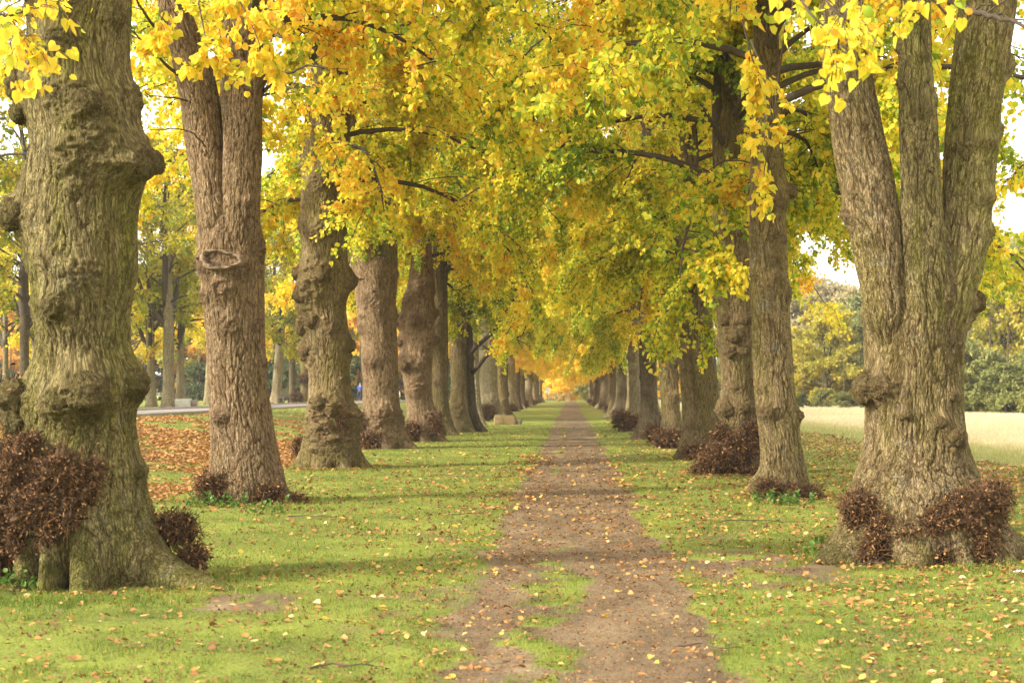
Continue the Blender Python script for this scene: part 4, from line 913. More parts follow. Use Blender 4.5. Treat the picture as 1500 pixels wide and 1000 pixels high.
R7, b7r = simple_tree('pale lime trunk with mid-height swellings, next after the dark flared one', [(400, 922, 938), (480, 920, 940), (540, 921, 939), (580, 922, 938), (610, 921, 940), (635, 921, 941)], 59., BARK_PALE, [(925, 520, 7, 5), (935, 500, 7, 5), (928, 540, 6, 4)], [(-.6, .4, .3, .3), (-2.4, .4, .4, .3), (1.5, .5, .3, .3)], 171, nrand=8)
shoots('basal_shoots', [(P(915, 618, 58) , (.5, .4, .4), (-.4, -1, 0)), (P(930, 618, 58) + (0, -.5, 0), (.4, .3, .25), (0, -1, 0))], b7r, R7, 150, 15, 2.0)
NEAR = [T1, T2, T3, T4, T5, T6, T7, T8, T9, R1, R2, R3, R4, R5, R6, R7]

# ---------- generic trunks for the rest of the avenue
gen = []
for k in range(4):
    lr = np.random.default_rng(200 + k)
    zz = np.array([-.1, .6, 1.5, 2.5, 3.5, 5, 7, 9, 13.0]); rr = np.array([.50, .46, .42, .41, .45, .38, .30, .22, .1]) * lr.uniform(.88, 1.1, 9)
    cc = np.cumsum(lr.normal(size=9) * .05)
    lb = [(lr.uniform(0, 6.28), .4, lr.uniform(.2, .45), .4) for _ in range(6)]
    me, _ = trunk_mesh('trunk', [BARK_PALE, BARK_TAN, BARK_DARK, BARK_PALE][k], zz, cc, rr, 0, (0, 0, 0), None, (), lb, 90, .05, None, 210 + k, 26, .03, zb=(.4, 6))
    gen.append(me)
tmp = thing('shoot_source', None, None)
gsh = []
for k in range(2):
    o = shoots('basal_shoots', [((0.05, -.48, .35), (.5, .28, .38), (0, -1, 0)), ((-.4, -.25, .28), (.3, .3, .26), (-1, -.5, 0)), ((.4, -.25, .25), (.3, .3, .26), (1, -.5, 0))], (0, 0, 0), tmp, 130, 30 + k, 2.0)
    gsh.append(o.data); bpy.data.objects.remove(o)
bpy.data.objects.remove(tmp)

# ---------- crowns: four shared shapes for the avenue
CROWN = [crown_mesh('crown', s, zl, zt, rd, 48, .082, 30, [TWIG, LEAF_LIME], nsec=12, ntw=8, tint0=t0 - .05) for s, zl, zt, rd, t0 in ((1, 4.8, 17, 5.3, .42), (2, 4.5, 16, 5.5, .29), (3, 5.1, 17.5, 5.2, .50), (4, 4.7, 16.5, 5.4, .34))]
CROWN_FAR = [crown_mesh('crown', s, 4.7, 16, 5.3, 34, .17, 12, [TWIG, LEAF_GOLD], nsec=10, ntw=7, tint0=.45, simple_=True) for s in (11, 12)]
def add_crown(T, me, rz, sc=1.0, z=0.0, m=None, off=(0, 0)):
    o = obj('crown', me, T); o.rotation_euler = (0, 0, rz); o.scale = (sc, sc, sc); o.location = (off[0], off[1], z)
    if m is not None:
        o.material_slots[1].link = 'OBJECT'; o.material_slots[1].material = m
    return o
def inframe(base, margin=0):
    """for the nearest trees: keep leaves out of the clear space below the crown"""
    def f(p):
        w = p + np.asarray(base); yy = np.maximum(w[:, 1], .5)
        py = VY - (w[:, 2] - H) * F / yy
        return (py < margin) | (w[:, 1] < 2)
    return f
bT1 = np.array(T1.location); bR1 = np.array(R1.location); bT2 = np.array(T2.location); bR2 = np.array(R2.location)
S = lambda base, *pts: [P(*p) - base for p in pts]
obj('crown', crown_mesh('crown', 21, 7.4, 17, 5.2, 38, .09, 18, [TWIG, LEAF_LIME], nsec=9, ntw=7, tint0=.55, zmin=4.4, stem=.03, spray_s=.85, spray_f=.07, keep=lambda p: (lambda w: VY - (w[:, 2] - H) * F / np.maximum(w[:, 1], 1.) < np.where(w[:, 1] < 14, -12, 70))(p + bT1),
    sprays=[S(bT1, (-60, -60, 10), (-20, 10, 10), (30, 60, 10.2), (45, 70, 10.2)), S(bT1, (-60, 0, 11), (10, 25, 11), (60, 10, 11.2)), S(bT1, (-60, 60, 13.2), (-10, 90, 13.4), (25, 130, 13.6))]), T1)
obj('crown', crown_mesh('crown', 22, 7.6, 17, 5.2, 38, .09, 18, [TWIG, LEAF_LIME], nsec=9, ntw=7, tint0=.48, zmin=4.4, stem=.03, spray_s=.85, spray_f=.075, keep=lambda p: (lambda w: VY - (w[:, 2] - H) * F / np.maximum(w[:, 1], 1.) < np.where(w[:, 1] < 15, -12, 40))(p + bR1),
    sprays=[S(bR1, (1330, -120, 9.6), (1280, -50, 9.4), (1240, 10, 9.2), (1232, 50, 9.2)), S(bR1, (1190, -100, 9.6), (1190, -30, 9.4), (1220, 15, 9.2), (1262, 45, 9.2)), S(bR1, (1430, -70, 10), (1385, -25, 9.8), (1362, 5, 9.6)), S(bR1, (1140, -80, 10), (1160, -20, 10), (1190, 25, 9.8), (1215, 45, 9.8)), S(bR1, (1540, 200, 14.5), (1500, 240, 14.8), (1470, 270, 15))]), R1)
obj('crown', crown_mesh('crown', 23, 6.2, 17, 5.2, 42, .09, 22, [TWIG, LEAF_LIME], nsec=10, ntw=8, tint0=.55, stem=.03, keep=lambda p: (lambda w, y_: (y_ < 40) | ((w[:, 1] > 22) & (y_ < 230)))(p + bT2, VY - ((p + bT2)[:, 2] - H) * F / np.maximum((p + bT2)[:, 1], 1.)),
    sprays=[S(bT2, (330, -60, 18), (350, 0, 17), (375, 50, 16.5), (385, 80, 16.4)), S(bT2, (300, -60, 18), (290, 0, 17), (300, 50, 16.5), (305, 75, 16.4)), S(bT2, (250, -60, 18), (240, 20, 17.6), (225, 60, 17.5)), S(bT2, (420, -40, 18), (410, 30, 17.5), (385, 90, 17.3))]), T2)
obj('crown', crown_mesh('crown', 24, 5.0, 16.5, 5.6, 52, .09, 22, [TWIG, LEAF_LIME], nsec=10, ntw=8, tint0=.40, origin=(-.29, 0), stem=.1, keep=lambda p: (lambda w, y_: (y_ < 60) | ((w[:, 0] < b2r[0] - .5) & (y_ < 170)) | ((w[:, 1] > 22.5) & (y_ < 330)) | ((w[:, 0] > b2r[0] + .5) & (w[:, 1] > 15.8) & (y_ < 330)))(p + bR2, VY - ((p + bR2)[:, 2] - H) * F / np.maximum((p + bR2)[:, 1], 1.)),
    sprays=[S(bR2, (1100, 60, 18), (1120, 110, 17.8), (1125, 165, 17.6)), S(bR2, (1080, 0, 17), (1100, 80, 17), (1115, 130, 17)), S(bR2, (1150, 40, 20), (1130, 200, 20.8), (1118, 255, 20.8), (1122, 285, 20.8))]), R2)
for k, (T, ci) in enumerate(((T3, 0), (T4, 3), (T5, 2), (T6, 1), (T7, 0), (T8, 3), (T9, 2), (R3, 1), (R4, 3), (R5, 0), (R6, 2), (R7, 1))):
    add_crown(T, CROWN[ci], k * 1.7 + .4, 1.12 if k == 7 else 1.0, {0: 1.1, 1: 2.0, 2: 1.3, 3: 1.5, 4: 1.6, 5: 1.6, 6: 1.3, 7: -.2, 8: .4, 9: .3, 10: .1, 11: .3}.get(k, 0.0), off={7: (-.25, 0), 8: (-.4, 0), 9: (-.15, 0)}.get(k, (0, 0)))

def far_tree(x, y, sc, gi_, ci, rz, label, group, shoot=None):
    T = thing('lime_tree', label, 'tree', (x, y, float(gz(x, y))), group, rz)
    o = obj('trunk', gen[gi_], T); o.scale = (sc, sc, 1)
    if shoot is not None: obj('basal_shoots', gsh[shoot], T).rotation_euler = (0, 0, -rz + random.uniform(-.5, .5))
    c = add_crown(T, (CROWN + CROWN_FAR)[ci], random.random() * 6.28, 1.0, 1.0 if x < 0 else .5)
    if ci < 4 and y > 95: c.material_slots[1].link = 'OBJECT'; c.material_slots[1].material = LEAF_GOLD
    return T
k = 0
y = 92.
GL, GR = 'distant limes closing up along the left row', 'distant limes closing up along the right row'
first = {'l': ['narrow knobbly lime just past the stone block, in the left row', 'lime with a ring of burrs, second past the stone block'], 'r': ['bright-lit lime with a leaning side limb in the right row', 'pale lime just beyond the one with the leaning limb']}
while y < 250:
    lx = -5.15 + random.uniform(-.25, .25) - .25 * smooth(90, 140, y)
    far_tree(lx, y, random.uniform(.85, 1.15), k % 4, (k % 4) if y < 120 else 4 + k % 2, random.random() * 6.28, first['l'][k] if k < 2 else 'far lime trunk in the dense receding line on the left of the path', GL if k > 1 else GA, k % 2 if k % 3 else None)
    y += 7.0 * random.uniform(.9, 1.1); k += 1
y = 67.; k = 0
while y < 250:
    T = far_tree(3.55 + random.uniform(-.25, .25), y, random.uniform(.85, 1.2), (k + 3) % 4, (k + 1) % 4 if y < 120 else 4 + k % 2, random.random() * 6.28, first['r'][k] if k < 2 else 'far lime trunk in the dense receding line on the right of the path', GR if k > 1 else GA, (k + 1) % 2 if k % 4 != 2 else None)
    if k == 0:
        T.rotation_euler = (0, 0, 0)
        for ch in T.children:
            if ch.name.startswith('basal'): ch.rotation_euler = (0, 0, 0)
        branch_obj('limb', [(0, 0, 2.4), (-.45, -.2, 4.0), (-.95, -.3, 5.6), (-1.2, -.3, 7.0)], .2, .1, (0, 0, 0), T, BARK_DARK, 0, 5)
    y += 6.6 * random.uniform(.9, 1.1); k += 1

# ------------------------------------------------------------------ trees across the road on the left
def bg_crown(seed, h0, h1, rad, leaf, per, nprim=24, nsec=9, ntw=6, lowbend=.9):
    return crown_mesh('crown', seed, h0, h1, rad, nprim, leaf, per, [TWIG, LEAF_GREENY], nsec=nsec, ntw=ntw, tint0=.5, simple_=True, lowbend=lowbend, stem=.2)
PARK = [bg_crown(41, 4.6, 15, 5.5, .15, 11, 28), bg_crown(42, 4.2, 14, 5.2, .15, 11, 28), bg_crown(43, 5.0, 16, 5.6, .15, 11, 28)]
GP = 'park trees across the road'
pk = [  # x_px, L (metres left of the path), trunk width m, lean, bark, crown, material, label
    (36, 21., .42, 0, BARK_DARK, 0, LEAF_GREENY, 'slender dark trunk partly hidden by the shoot-covered stout lime'),
    (52, 27., .40, 0, BARK_PALE, 1, LEAF_LIME, 'pale thin trunk just behind the slender dark one across the road'),
    (222, 24., .58, -.02, BARK_PALE, 2, LEAF_GREENY, 'pale forking park tree, first of three to the left of the log'),
    (247, 21.5, .72, 0, BARK_PALE, 0, LEAF_GREENY, 'thickest pale park tree across the road, between two thinner ones'),
    (263, 23., .50, .02, BARK_PALE, 1, LEAF_LIME, 'pale park tree with an upswept right limb, standing at the concrete block'),
    (304, 24., .5, .04, BARK_PALE, 2, LEAF_GOLD, 'pale trunk half hidden by the left edge of the scarred forked lime'),
    (404, 22., .85, .07, BARK_PALE, 1, LEAF_GREENY, 'greenish leaning park tree to the left of the bench'),
    (428, 23., .62, 0, BARK_DARK, 0, LEAF_GREENY, 'straight brown park tree just right of the bench'),
    (446, 21.5, .75, 0, BARK_TAN, 2, LEAF_GOLD, 'burred park tree with brown shoots seen beside the waist-clustered lime'),
    (524, 25., .7, 0, BARK_PALE, 0, LEAF_GOLD, 'golden park tree behind the walking person'),
    (655, 22., .6, 0, BARK_PALE, 1, LEAF_GOLD, 'golden park tree seen between the slim grey and twin-stemmed limes'),
    (130, 25., .6, 0, BARK_PALE, 0, LEAF_GREENY, 'park tree whose crown shows above and behind the stout lime'),
    (-120, 22., .7, 0, BARK_PALE, 2, LEAF_GREENY, 'park tree whose green boughs reach in at the left edge'),
    (8, 31., .36, 0, BARK_PALE, 1, LEAF_GREENY, 'park tree filling the left edge behind the stout lime'),
    (190, 38., .34, 0, BARK_PALE, 2, LEAF_LIME, 'yellow park tree standing back between the stout lime and the scarred one'),
    (345, 24., .6, 0, BARK_PALE, 1, LEAF_GREENY, 'park tree hidden behind the scarred forked lime'),
]
for k, (px, L, w, lean, bk, ci, lm, lab) in enumerate(pk):
    yy = F * L / (VX - px); zg = float(gz(-L, yy))
    T = thing('park_tree', lab, 'tree', (-L, yy, zg), GP)
    zz = np.array([-.1, .5, 1.5, 3, 4.5, 6, 8, 10.]); rr = np.array([.50, .44, .40, .38, .38, .30, .22, .12]) * w
    me, _ = trunk_mesh('trunk', bk, zz, lean * zz, rr, 0, (0, 0, 0), None, (), [(a * 1.3, .4, .25 * w, .3) for a in range(5)], 70, .05, None, 300 + k, 5, .02)
    obj('trunk', me, T)
    for q_ in range(3):
        a = random.uniform(0, 6.28); z0 = random.uniform(2.9, 4.4)
        branch_obj('limb', [(lean * z0, 0, z0), (math.cos(a) * .6 + lean * z0, math.sin(a) * .6, z0 + .9), (math.cos(a) * 1.3, math.sin(a) * 1.3, z0 + 2.0), (math.cos(a) * 1.8, math.sin(a) * 1.8, z0 + 3.6)], .15 * w / .6, .07, (0, 0, 0), T, TWIG, 3, 400 + k * 3 + q_)
    c = add_crown(T, PARK[ci], random.random() * 6.28, random.uniform(.92, 1.08), 0.0, lm)
    if k == 8: shoots('basal_shoots', [((-.6, -.3, .45), (.6, .4, .4), (-.4, -1, 0)), ((0, -.3, 1.9), (.5, .4, .4), (0, -1, 0))], (0, 0, 0), T, 150, 77, 2.0)

# far tree belt beyond the playing field, on the left and closing the avenue's end
BELT = [crown_mesh('crown', 51 + s, .9, 12, 5.2, 34, .26, 14, [TWIG, LEAF_GREENY], nsec=10, ntw=6, tint0=.5, simple_=True, lowbend=.9, stem=.2) for s in range(3)]
BUSH = [crown_mesh('crown', 61 + s, .3, 4.6, 2.6, 24, .18, 14, [TWIG, LEAF_DARK], nsec=9, ntw=6, tint0=.5, simple_=True, lowbend=1.0, stem=.1) for s in range(2)]
def belt_tree(x, y, sc, ci, m, label, group, tall=1.0, cat='tree', name='woodland_tree', trunk_m=None):
    T = thing(name, label, cat, (x, y, float(gz(x, y))), group)
    zz = np.array([-.1, .5, 1.5, 3, 5, 8.]) * tall; rr = np.array([.16, .12, .11, .10, .07, .03]) * sc
    me, _ = trunk_mesh('trunk', trunk_m or BARK_DARK, zz, zz * .02, rr, 0, (0, 0, 0), None, (), (), 24, .12, None, 500 + int(abs(x) * 10) % 90, 2, .01)
    obj('trunk', me, T)
    o = add_crown(T, BELT[ci] if name == 'woodland_tree' else BUSH[ci], random.random() * 6.28, sc, 0, m)
    o.scale = (sc, sc, sc * tall)
    return T
GB = 'trees of the far belt beyond the playing field'
mats_ = [(LEAF_ORANGE, 'orange tree in the far belt beyond the field on the left'), (LEAF_OLIVE, 'dull green tree in the far belt beyond the field on the left'), (LEAF_LEMON, 'yellow-green tree in the far belt beyond the field on the left'), (LEAF_GOLD, 'golden tree in the far belt beyond the field on the left')]
order = [2, 1, 0, 3, 1, 0, 2, 1, 0, 3, 0, 1, 3, 2, 3, 0, 3, 1, 2]
for k, o_ in enumerate(order):
    yy = 165 + random.uniform(-12, 18); px = -40 + k * 42
    m, lab = mats_[o_]
    belt_tree((px - VX) * yy / F, yy, random.uniform(.9, 1.3), k % 3, m, lab, lab.replace('tree', 'trees'), random.uniform(.85, 1.15))
for k in range(16):
    yy = 150 + random.uniform(-6, 6); px = -30 + k * 46 + random.uniform(-10, 10)
    belt_tree((px - VX) * yy / F, yy, random.uniform(.75, 1.15), k % 2, LEAF_DARK, 'dark green bush at the foot of the far belt on the left', 'dark bushes below the far belt', 1, 'bush', 'hedge_bush')
for k, (px, yy, s, m, t) in enumerate(((805, 300, 1.0, LEAF_OLIVE, .9), (822, 290, .9, LEAF_GOLD, .75), (840, 300, 1.1, LEAF_GOLD, .9), (858, 305, 1.0, LEAF_OLIVE, 1.), (780, 305, 1.2, LEAF_GOLD, 1.), (880, 310, 1.2, LEAF_GOLD, 1.), (760, 310, 1.2, LEAF_OLIVE, 1.1), (900, 312, 1.2, LEAF_OLIVE, 1.1))):
    belt_tree((px - VX) * yy / F, yy, s * 1.2, k % 3, m, ['dull green tree closing the far end of the avenue', 'golden tree closing the far end of the avenue'][m is LEAF_GOLD], ['green', 'golden'][m is LEAF_GOLD] + ' trees closing the avenue', t)
# low gold tree at the very end, beside the gate
belt_tree((826 - VX) * 262 / F, 262, .42, 1, LEAF_GOLD, 'small golden tree hanging over the gate at the end of the path', None, 1.0)

# ------------------------------------------------------------------ wood at the right edge of the meadow
def at(px, y): return (px - VX) * y / F
GW = 'trees at the edge of the meadow'
wood = [
    (1215, 158, 1.02, .84, 0, LEAF_LEMON, 'woodland_tree', 'rounded bright yellow-green tree at the meadow edge, left of the three-limbed lime'),
    (1175, 162, .62, .8, 1, LEAF_LEMON, 'woodland_tree', 'smaller yellow-green tree pressed against the rounded bright one'),
    (1165, 190, 1.15, 1.0, 1, LEAF_DUN, 'woodland_tree', 'bare dun tree behind the small yellow-green one'),
    (1200, 195, 1.25, 1.05, 2, LEAF_DUN, 'woodland_tree', 'tall bare dun tree directly behind the rounded bright one'),
    (1245, 188, 1.15, 1.0, 0, LEAF_DUN, 'woodland_tree', 'bare dun tree showing by the left edge of the three-limbed trunk'),
    (1290, 170, 1.2, .95, 1, LEAF_OLIVE, 'woodland_tree', 'olive green tree mostly hidden behind the three-limbed lime'),
    (1340, 160, 1.3, .9, 2, LEAF_OLIVE, 'woodland_tree', 'olive tree hidden behind the three-limbed lime'),
    (1455, 150, 1.35, .98, 0, LEAF_TAWNY, 'woodland_tree', 'tall tawny tree rising above the rest behind the yellow tree'),
    (1470, 122, 1.05, .82, 1, LEAF_LEMON, 'woodland_tree', 'pale yellow tree in front of the tall tawny one'),
    (1420, 128, .8, .75, 2, LEAF_OLIVE, 'woodland_tree', 'olive tree emerging at the right edge of the three-limbed trunk'),
    (1520, 135, 1.3, .98, 2, LEAF_OLIVE, 'woodland_tree', 'olive tree cut by the right edge of the picture'),
    (1400, 150, 1.3, .85, 1, LEAF_LEMON, 'woodland_tree', 'yellowish tree partly behind the three-limbed lime'),
    (1437, 168, 1.5, 1.0, 1, LEAF_LEMON, 'woodland_tree', 'pale yellow tree behind the olive one beside the three-limbed trunk'),
    (1495, 160, 1.45, 1.0, 0, LEAF_OLIVE, 'woodland_tree', 'soft olive tree behind the pale yellow one at the right end'),
    (1262, 168, 1.15, .8, 1, LEAF_OLIVE, 'woodland_tree', 'olive tree between the rounded bright one and the three-limbed lime'),
    (1140, 205, 1.2, .95, 2, LEAF_DUN, 'woodland_tree', 'dun tree showing just right of the slim lime'),
    (1182, 215, 1.4, 1.0, 0, LEAF_DUN, 'woodland_tree', 'highest bare dun tree at the back left of the wood'),
    (1232, 215, 1.4, 1.0, 1, LEAF_DUN, 'woodland_tree', 'bare dun tree at the very back above the bright rounded one'),
    (1570, 120, 1.3, 1., 0, LEAF_LEMON, 'woodland_tree', 'yellow tree just past the right end of the wood'),
]
for (px, y, sc, tall, ci, m, nm, lab) in wood:
    belt_tree(at(px, y), y, sc * 1.06, ci, m, lab, GW, tall * 1.12, trunk_m=BARK_DARK)
for k in range(11):
    px = 862 + k * 27; y = 262 - k * 6 + random.uniform(-8, 8); m = [LEAF_OLIVE, LEAF_GOLD, LEAF_LEMON, LEAF_OLIVE][k % 4]
    nm_ = ['olive', 'golden', 'pale yellow', 'olive'][k % 4]
    belt_tree(at(px, y) + 2, y, random.uniform(1., 1.3), k % 3, m, f'{nm_} tree glimpsed far off between the trunks of the right row', f'{nm_} trees behind the right row', random.uniform(.8, 1.0))
GWb = 'bushes along the meadow edge'
for k in range(15):
    px = 1150 + k * 29 + random.uniform(-8, 8); y = 150 - 44 * smooth(1180, 1480, px) + random.uniform(-3, 3)
    belt_tree(at(px, y), y, random.uniform(.9, 1.35) if px > 1380 else random.uniform(.3, .5), k % 2, [LEAF_OLIVE, LEAF_DARK, LEAF_OLIVE][k % 3] if k < 6 else LEAF_OLIVE, ['olive', 'dark green' if k < 6 else 'olive', 'olive'][k % 3] + ' bush at the foot of the wood by the meadow', ['olive', 'dark green' if k < 6 else 'olive', 'olive'][k % 3] + ' ' + GWb, random.uniform(.8, 1.1), 'bush', 'hedge_bush')

# ------------------------------------------------------------------ furniture and small things
# stone block by the left row
dd = 72.
c = P(740, 622, dd); T = thing('stone_block', 'mossy sandstone block lying on the grass beside the path', 'block', (c[0], dd, 0), rz=.06)
def rough_box(sx, sy, sz, seed, n=14, amp=.03):
    lr = seed; V = []; fs = []; mb = MB()
    for ax in range(3):
        for sg in (-1, 1):
            u, v = np.meshgrid(np.linspace(-1, 1, n), np.linspace(-1, 1, n))
            p = np.zeros((n, n, 3)); p[..., ax] = sg; p[..., (ax + 1) % 3] = u; p[..., (ax + 2) % 3] = v
            p = p.reshape(-1, 3)
            q = np.sign(p) * np.abs(p) ** 1.0
            q = q * (1 - .06 * ((np.abs(p) > .9).sum(1) >= 2))[:, None]
            q = q * np.array([sx, sy, sz]) / 2
            q = q + norm(p) * (amp * fbm(q * 3 + seed, 3))[:, None]
            i = np.arange(n * n).reshape(n, n)
            f = np.stack([i[:-1, :-1], i[:-1, 1:], i[1:, 1:], i[1:, :-1]], -1).reshape(-1, 4)
            mb.add(q, f if sg > 0 else f[:, ::-1])
    return mb
mb = rough_box(1.12, .6, .44, 3); o = obj('block', mb.build('block', [SAND]), T); o.location = (0, 0, .2)
mb = rough_box(1.06, .56, .07, 5, amp=.02); o = obj('moss_top', mb.build('moss_top', [MOSSY]), T); o.location = (0, 0, .43)
mb = rough_box(.3, .34, .26, 8, amp=.06); o = obj('loose_stone', mb.build('loose_stone', [simple('dark_stone', (.08, .065, .045), (.16, .13, .09), 8)])); o.location = (c[0] + .68, dd - .05, .1)
tag(o, 'small dark stone against the end of the sandstone block', 'stone')
# concrete block and log across the road
L_, yy = 20.6, F * 20.6 / (VX - 272)
xx = -L_; zg = float(gz(xx, yy))
mb = rough_box(.85, .5, .50, 13, amp=.03); o = obj('concrete_block', mb.build('concrete_block', [CONCRETE])); o.location = (at(269, yy), yy, zg + .22); tag(o, 'pale concrete block at the roadside in front of a tree', 'block')
T = thing('log', 'short pale log lying by the concrete block', 'log', (at(281, yy), yy + .1, zg + .22))
u = np.linspace(0, 2 * np.pi, 24, endpoint=False); mb = MB()
V = np.concatenate([np.stack([np.full(24, xv), .22 * np.cos(u) * (1 + .06 * np.sin(3 * u)), .22 * np.sin(u)], 1) for xv in np.linspace(-.28, .28, 6)])
i = np.arange(24 * 6).reshape(6, 24); mb.add(V, np.stack([i[:-1], np.roll(i, -1, 1)[:-1], np.roll(i, -1, 1)[1:], i[1:]], -1).reshape(-1, 4)); obj('bark', mb.build('bark', [WOOD_GREY]), T)
for sg in (-1, 1):
    mb = MB(); V = np.concatenate([[[sg * .283, 0, 0]], np.stack([np.full(24, sg * .282), .2 * np.cos(u), .2 * np.sin(u)], 1)]); mb.add(V, tris=[[0, 1 + k, 1 + (k + 1) % 24][::sg] for k in range(24)]); obj('cut_end', mb.build('cut_end', [WOOD_CUT], False), T)
# post with a cross bar
yp = yy + 6; T = thing('wooden_post', 'thin wooden post with a short crossbar beyond the log', 'post', (at(270, yp), yp, float(gz(at(270, yp), yp))))
mb = MB(); mb.box(-.05, .05, -.05, .05, 0, 1.5); obj('upright', mb.build('upright', [WOOD_GREY], False), T)
mb = MB(); mb.box(-.22, .22, -.09, -.055, 1.25, 1.37); obj('crossbar', mb.build('crossbar', [WOOD_GREY], False), T)
# bench
yb = F * 21.2 / (VX - 420); T = thing('park_bench', 'small dark slatted bench under the park trees across the road', 'bench', (at(420, yb), yb, float(gz(-21.2, yb))), rz=1.2)
for zz_, y0 in ((.43, -.22), (.43, -.06), (.43, .10)):
    mb = MB(); mb.box(-.75, .75, y0, y0 + .13, zz_, zz_ + .04); obj('seat_slat', mb.build('seat_slat', [WOOD_GREY], False), T)
for k in range(3):
    mb = MB(); mb.box(-.75, .75, .25 + .05 * k, .28 + .05 * k, .55 + .14 * k, .66 + .14 * k); obj('back_slat', mb.build('back_slat', [WOOD_GREY], False), T)
for sx in (-.6, .6):
    for y0 in (-.2, .18):
        mb = MB(); mb.box(sx - .03, sx + .03, y0, y0 + .06, -.02, .43); obj('leg', mb.build('leg', [DARKMETAL], False), T)
    mb = MB(); mb.box(sx - .025, sx + .025, .283, .32, .3, .98, Matrix.Rotation(-.18, 4, 'X') @ Matrix.Translation((0, .10, -.02))); obj('back_frame', mb.build('back_frame', [DARKMETAL], False), T)
# pale birch stems
for px, L, w, lean, lab in ((409, 26, .30, .05, 'white birch stem beside the leaning greenish park tree'), (521, 26, .3, -.10, 'pale leaning stem to the left of the walking person'), (441, 34, .3, 0, 'pale thin far stem near the burred park tree')):
    y = F * L / (VX - px); T = thing('birch_tree', lab, 'tree', (-L, y, float(gz(-L, y))), 'pale birches beyond the road')
    zz = np.array([-.1, 1, 3, 5, 8.]); rr = np.array([.6, .5, .45, .35, .12]) * w
    me, _ = trunk_mesh('trunk', simple('birch_bark', (.45, .42, .36), (.72, .69, .62), 6) if px == 409 else bpy.data.materials['birch_bark'], zz, lean * zz, rr, 0, (0, 0, 0), None, (), (), 24, .08, None, int(px), 2, .01)
    obj('trunk', me, T)
    o = add_crown(T, PARK[px % 3], 1.0, .7, 1.2, LEAF_GOLD)
# gate and white sign at the end of the avenue
yg = 255.; T = thing('field_gate', 'grey rail gate across the far end of the path', 'gate', (at(815, yg), yg, 0))
for k, zz_ in enumerate((.35, .7, 1.05, 1.4)):
    mb = MB(); mb.box(-2.2, 2.2, -.04, .04, zz_, zz_ + .10); obj('rail', mb.build('rail', [WOOD_GREY], False), T)
for sx in (-2.3, 0, 2.3):
    mb = MB(); mb.box(sx - .09, sx + .09, -.075, .075, 0, 1.65); obj('post', mb.build('post', [WOOD_GREY], False), T)
yg = 240.; T = thing('notice_board', 'small white notice on a post at the far end of the avenue', 'sign', (at(802, yg), yg, 0))
mb = MB(); mb.box(-.05, .05, -.05, .05, 0, 1.9); obj('post', mb.build('post', [WOOD_GREY], False), T)
mb = MB(); mb.box(-.35, .35, -.09, -.055, 1.55, 2.5); obj('board', mb.build('board', [WHITE], False), T)
# scrap of litter at the foot of the front right tree
dd = F * H / (840 - VY); c = P(1497, 838, dd); mb = MB()
u, v = np.meshgrid(np.linspace(-1, 1, 14), np.linspace(-1, 1, 10)); p_ = np.stack([u * .07, v * .03, .014 + .006 * np.sin(u * 9 + v * 3) + .008 * np.cos(v * 5 + u)], -1).reshape(-1, 3)
i = np.arange(140).reshape(10, 14); mb.add(np.concatenate([p_, p_ - (0, 0, .003)]), np.concatenate([np.stack([i[:-1, :-1], i[:-1, 1:], i[1:, 1:], i[1:, :-1]], -1).reshape(-1, 4), 140 + np.stack([i[:-1, :-1], i[1:, :-1], i[1:, 1:], i[:-1, 1:]], -1).reshape(-1, 4)]))
o = obj('crumpled_wrapper', mb.build('crumpled_wrapper', [WHITE])); o.location = (c[0], dd, .01); tag(o, 'crumpled white wrapper on the grass by the right root of the three-limbed lime', 'litter')
# fallen twigs on the lawn
for k, (x, y, ln_, rz, lab) in enumerate(((860, 757, .6, .2, 'thin bare twig on the grass to the left of the path'), (500, 985, .35, .1, 'short twig lying in the grass at the very front'), (1440, 975, .0, 0, ''), (1120, 768, 1.1, .05, 'long thin twig on the grass in front of the slim lime'), (1040, 955, .4, -.3, 'crooked twig at the right edge of the bare path'), (1290, 832, .5, .1, 'pale twig in the grass before the three-limbed lime'), (660, 700, .9, -.3, 'thin forked twig on the grass near the left row'), (455, 760, .6, -.2, 'thin twig in the grass beyond the scarred lime'))):
    if not ln_: continue
    if k == 0: x = 690
    dd = F * H / (y - VY); c = P(x, y, dd)
    T = branch_obj('twig', [(-ln_ / 2, 0, .02), (-ln_ / 6, .05, .035), (ln_ / 6, -.02, .03), (ln_ / 2, .04, .02)], .007, .003, (0, 0, 0), None, TWIG, 3, 600 + k)
    T.location = (c[0], dd, .012); T.rotation_euler = (0, 0, rz); tag(T, lab, 'twig')
# green weeds at the feet of trees
def weed(x, y, n, r, label, seed):
    lr = np.random.default_rng(seed); dd = F * H / (y - VY); c = P(x, y, dd)
    T = thing('weed', label, 'plant', (c[0], dd, 0)); ml = MB(); ms = ml
    for k in range(n):
        a = lr.uniform(0, 6.28); q = r * math.sqrt(lr.random()); h = lr.uniform(.06, .24)
        p0 = np.array([q * math.cos(a), q * math.sin(a) * .6, 0]); g = norm((np.array([math.cos(a) * .3, math.sin(a) * .3, 1]) + lr.normal(size=3) * .2)[None])[0]
        pts = np.stack([p0, p0 + g * h * .5, p0 + g * h]); V, qd = tubes(pts[None], np.array([[.003, .0025, .0015]]), 4); ms.add(V, qd, tint=.3)
        m = 6; f = lr.uniform(.35, 1, m)[:, None]; cen = p0 + g * h * f; off = norm(lr.normal(size=(m, 3)) + np.array([0, 0, .1]))
        V, qd, ti = leaves(cen, off, norm(lr.normal(size=(m, 3)) * .4 + np.array([0, 0, 1])), lr.uniform(.03, .065, m), lr.uniform(0, 1, m)); ml.add(V, qd, tint=ti)
    obj('foliage', ml.build('foliage', [WEED]), T)
weed(322, 742, 34, .42, 'leafy green nettles at the foot of the scarred forked lime', 1)
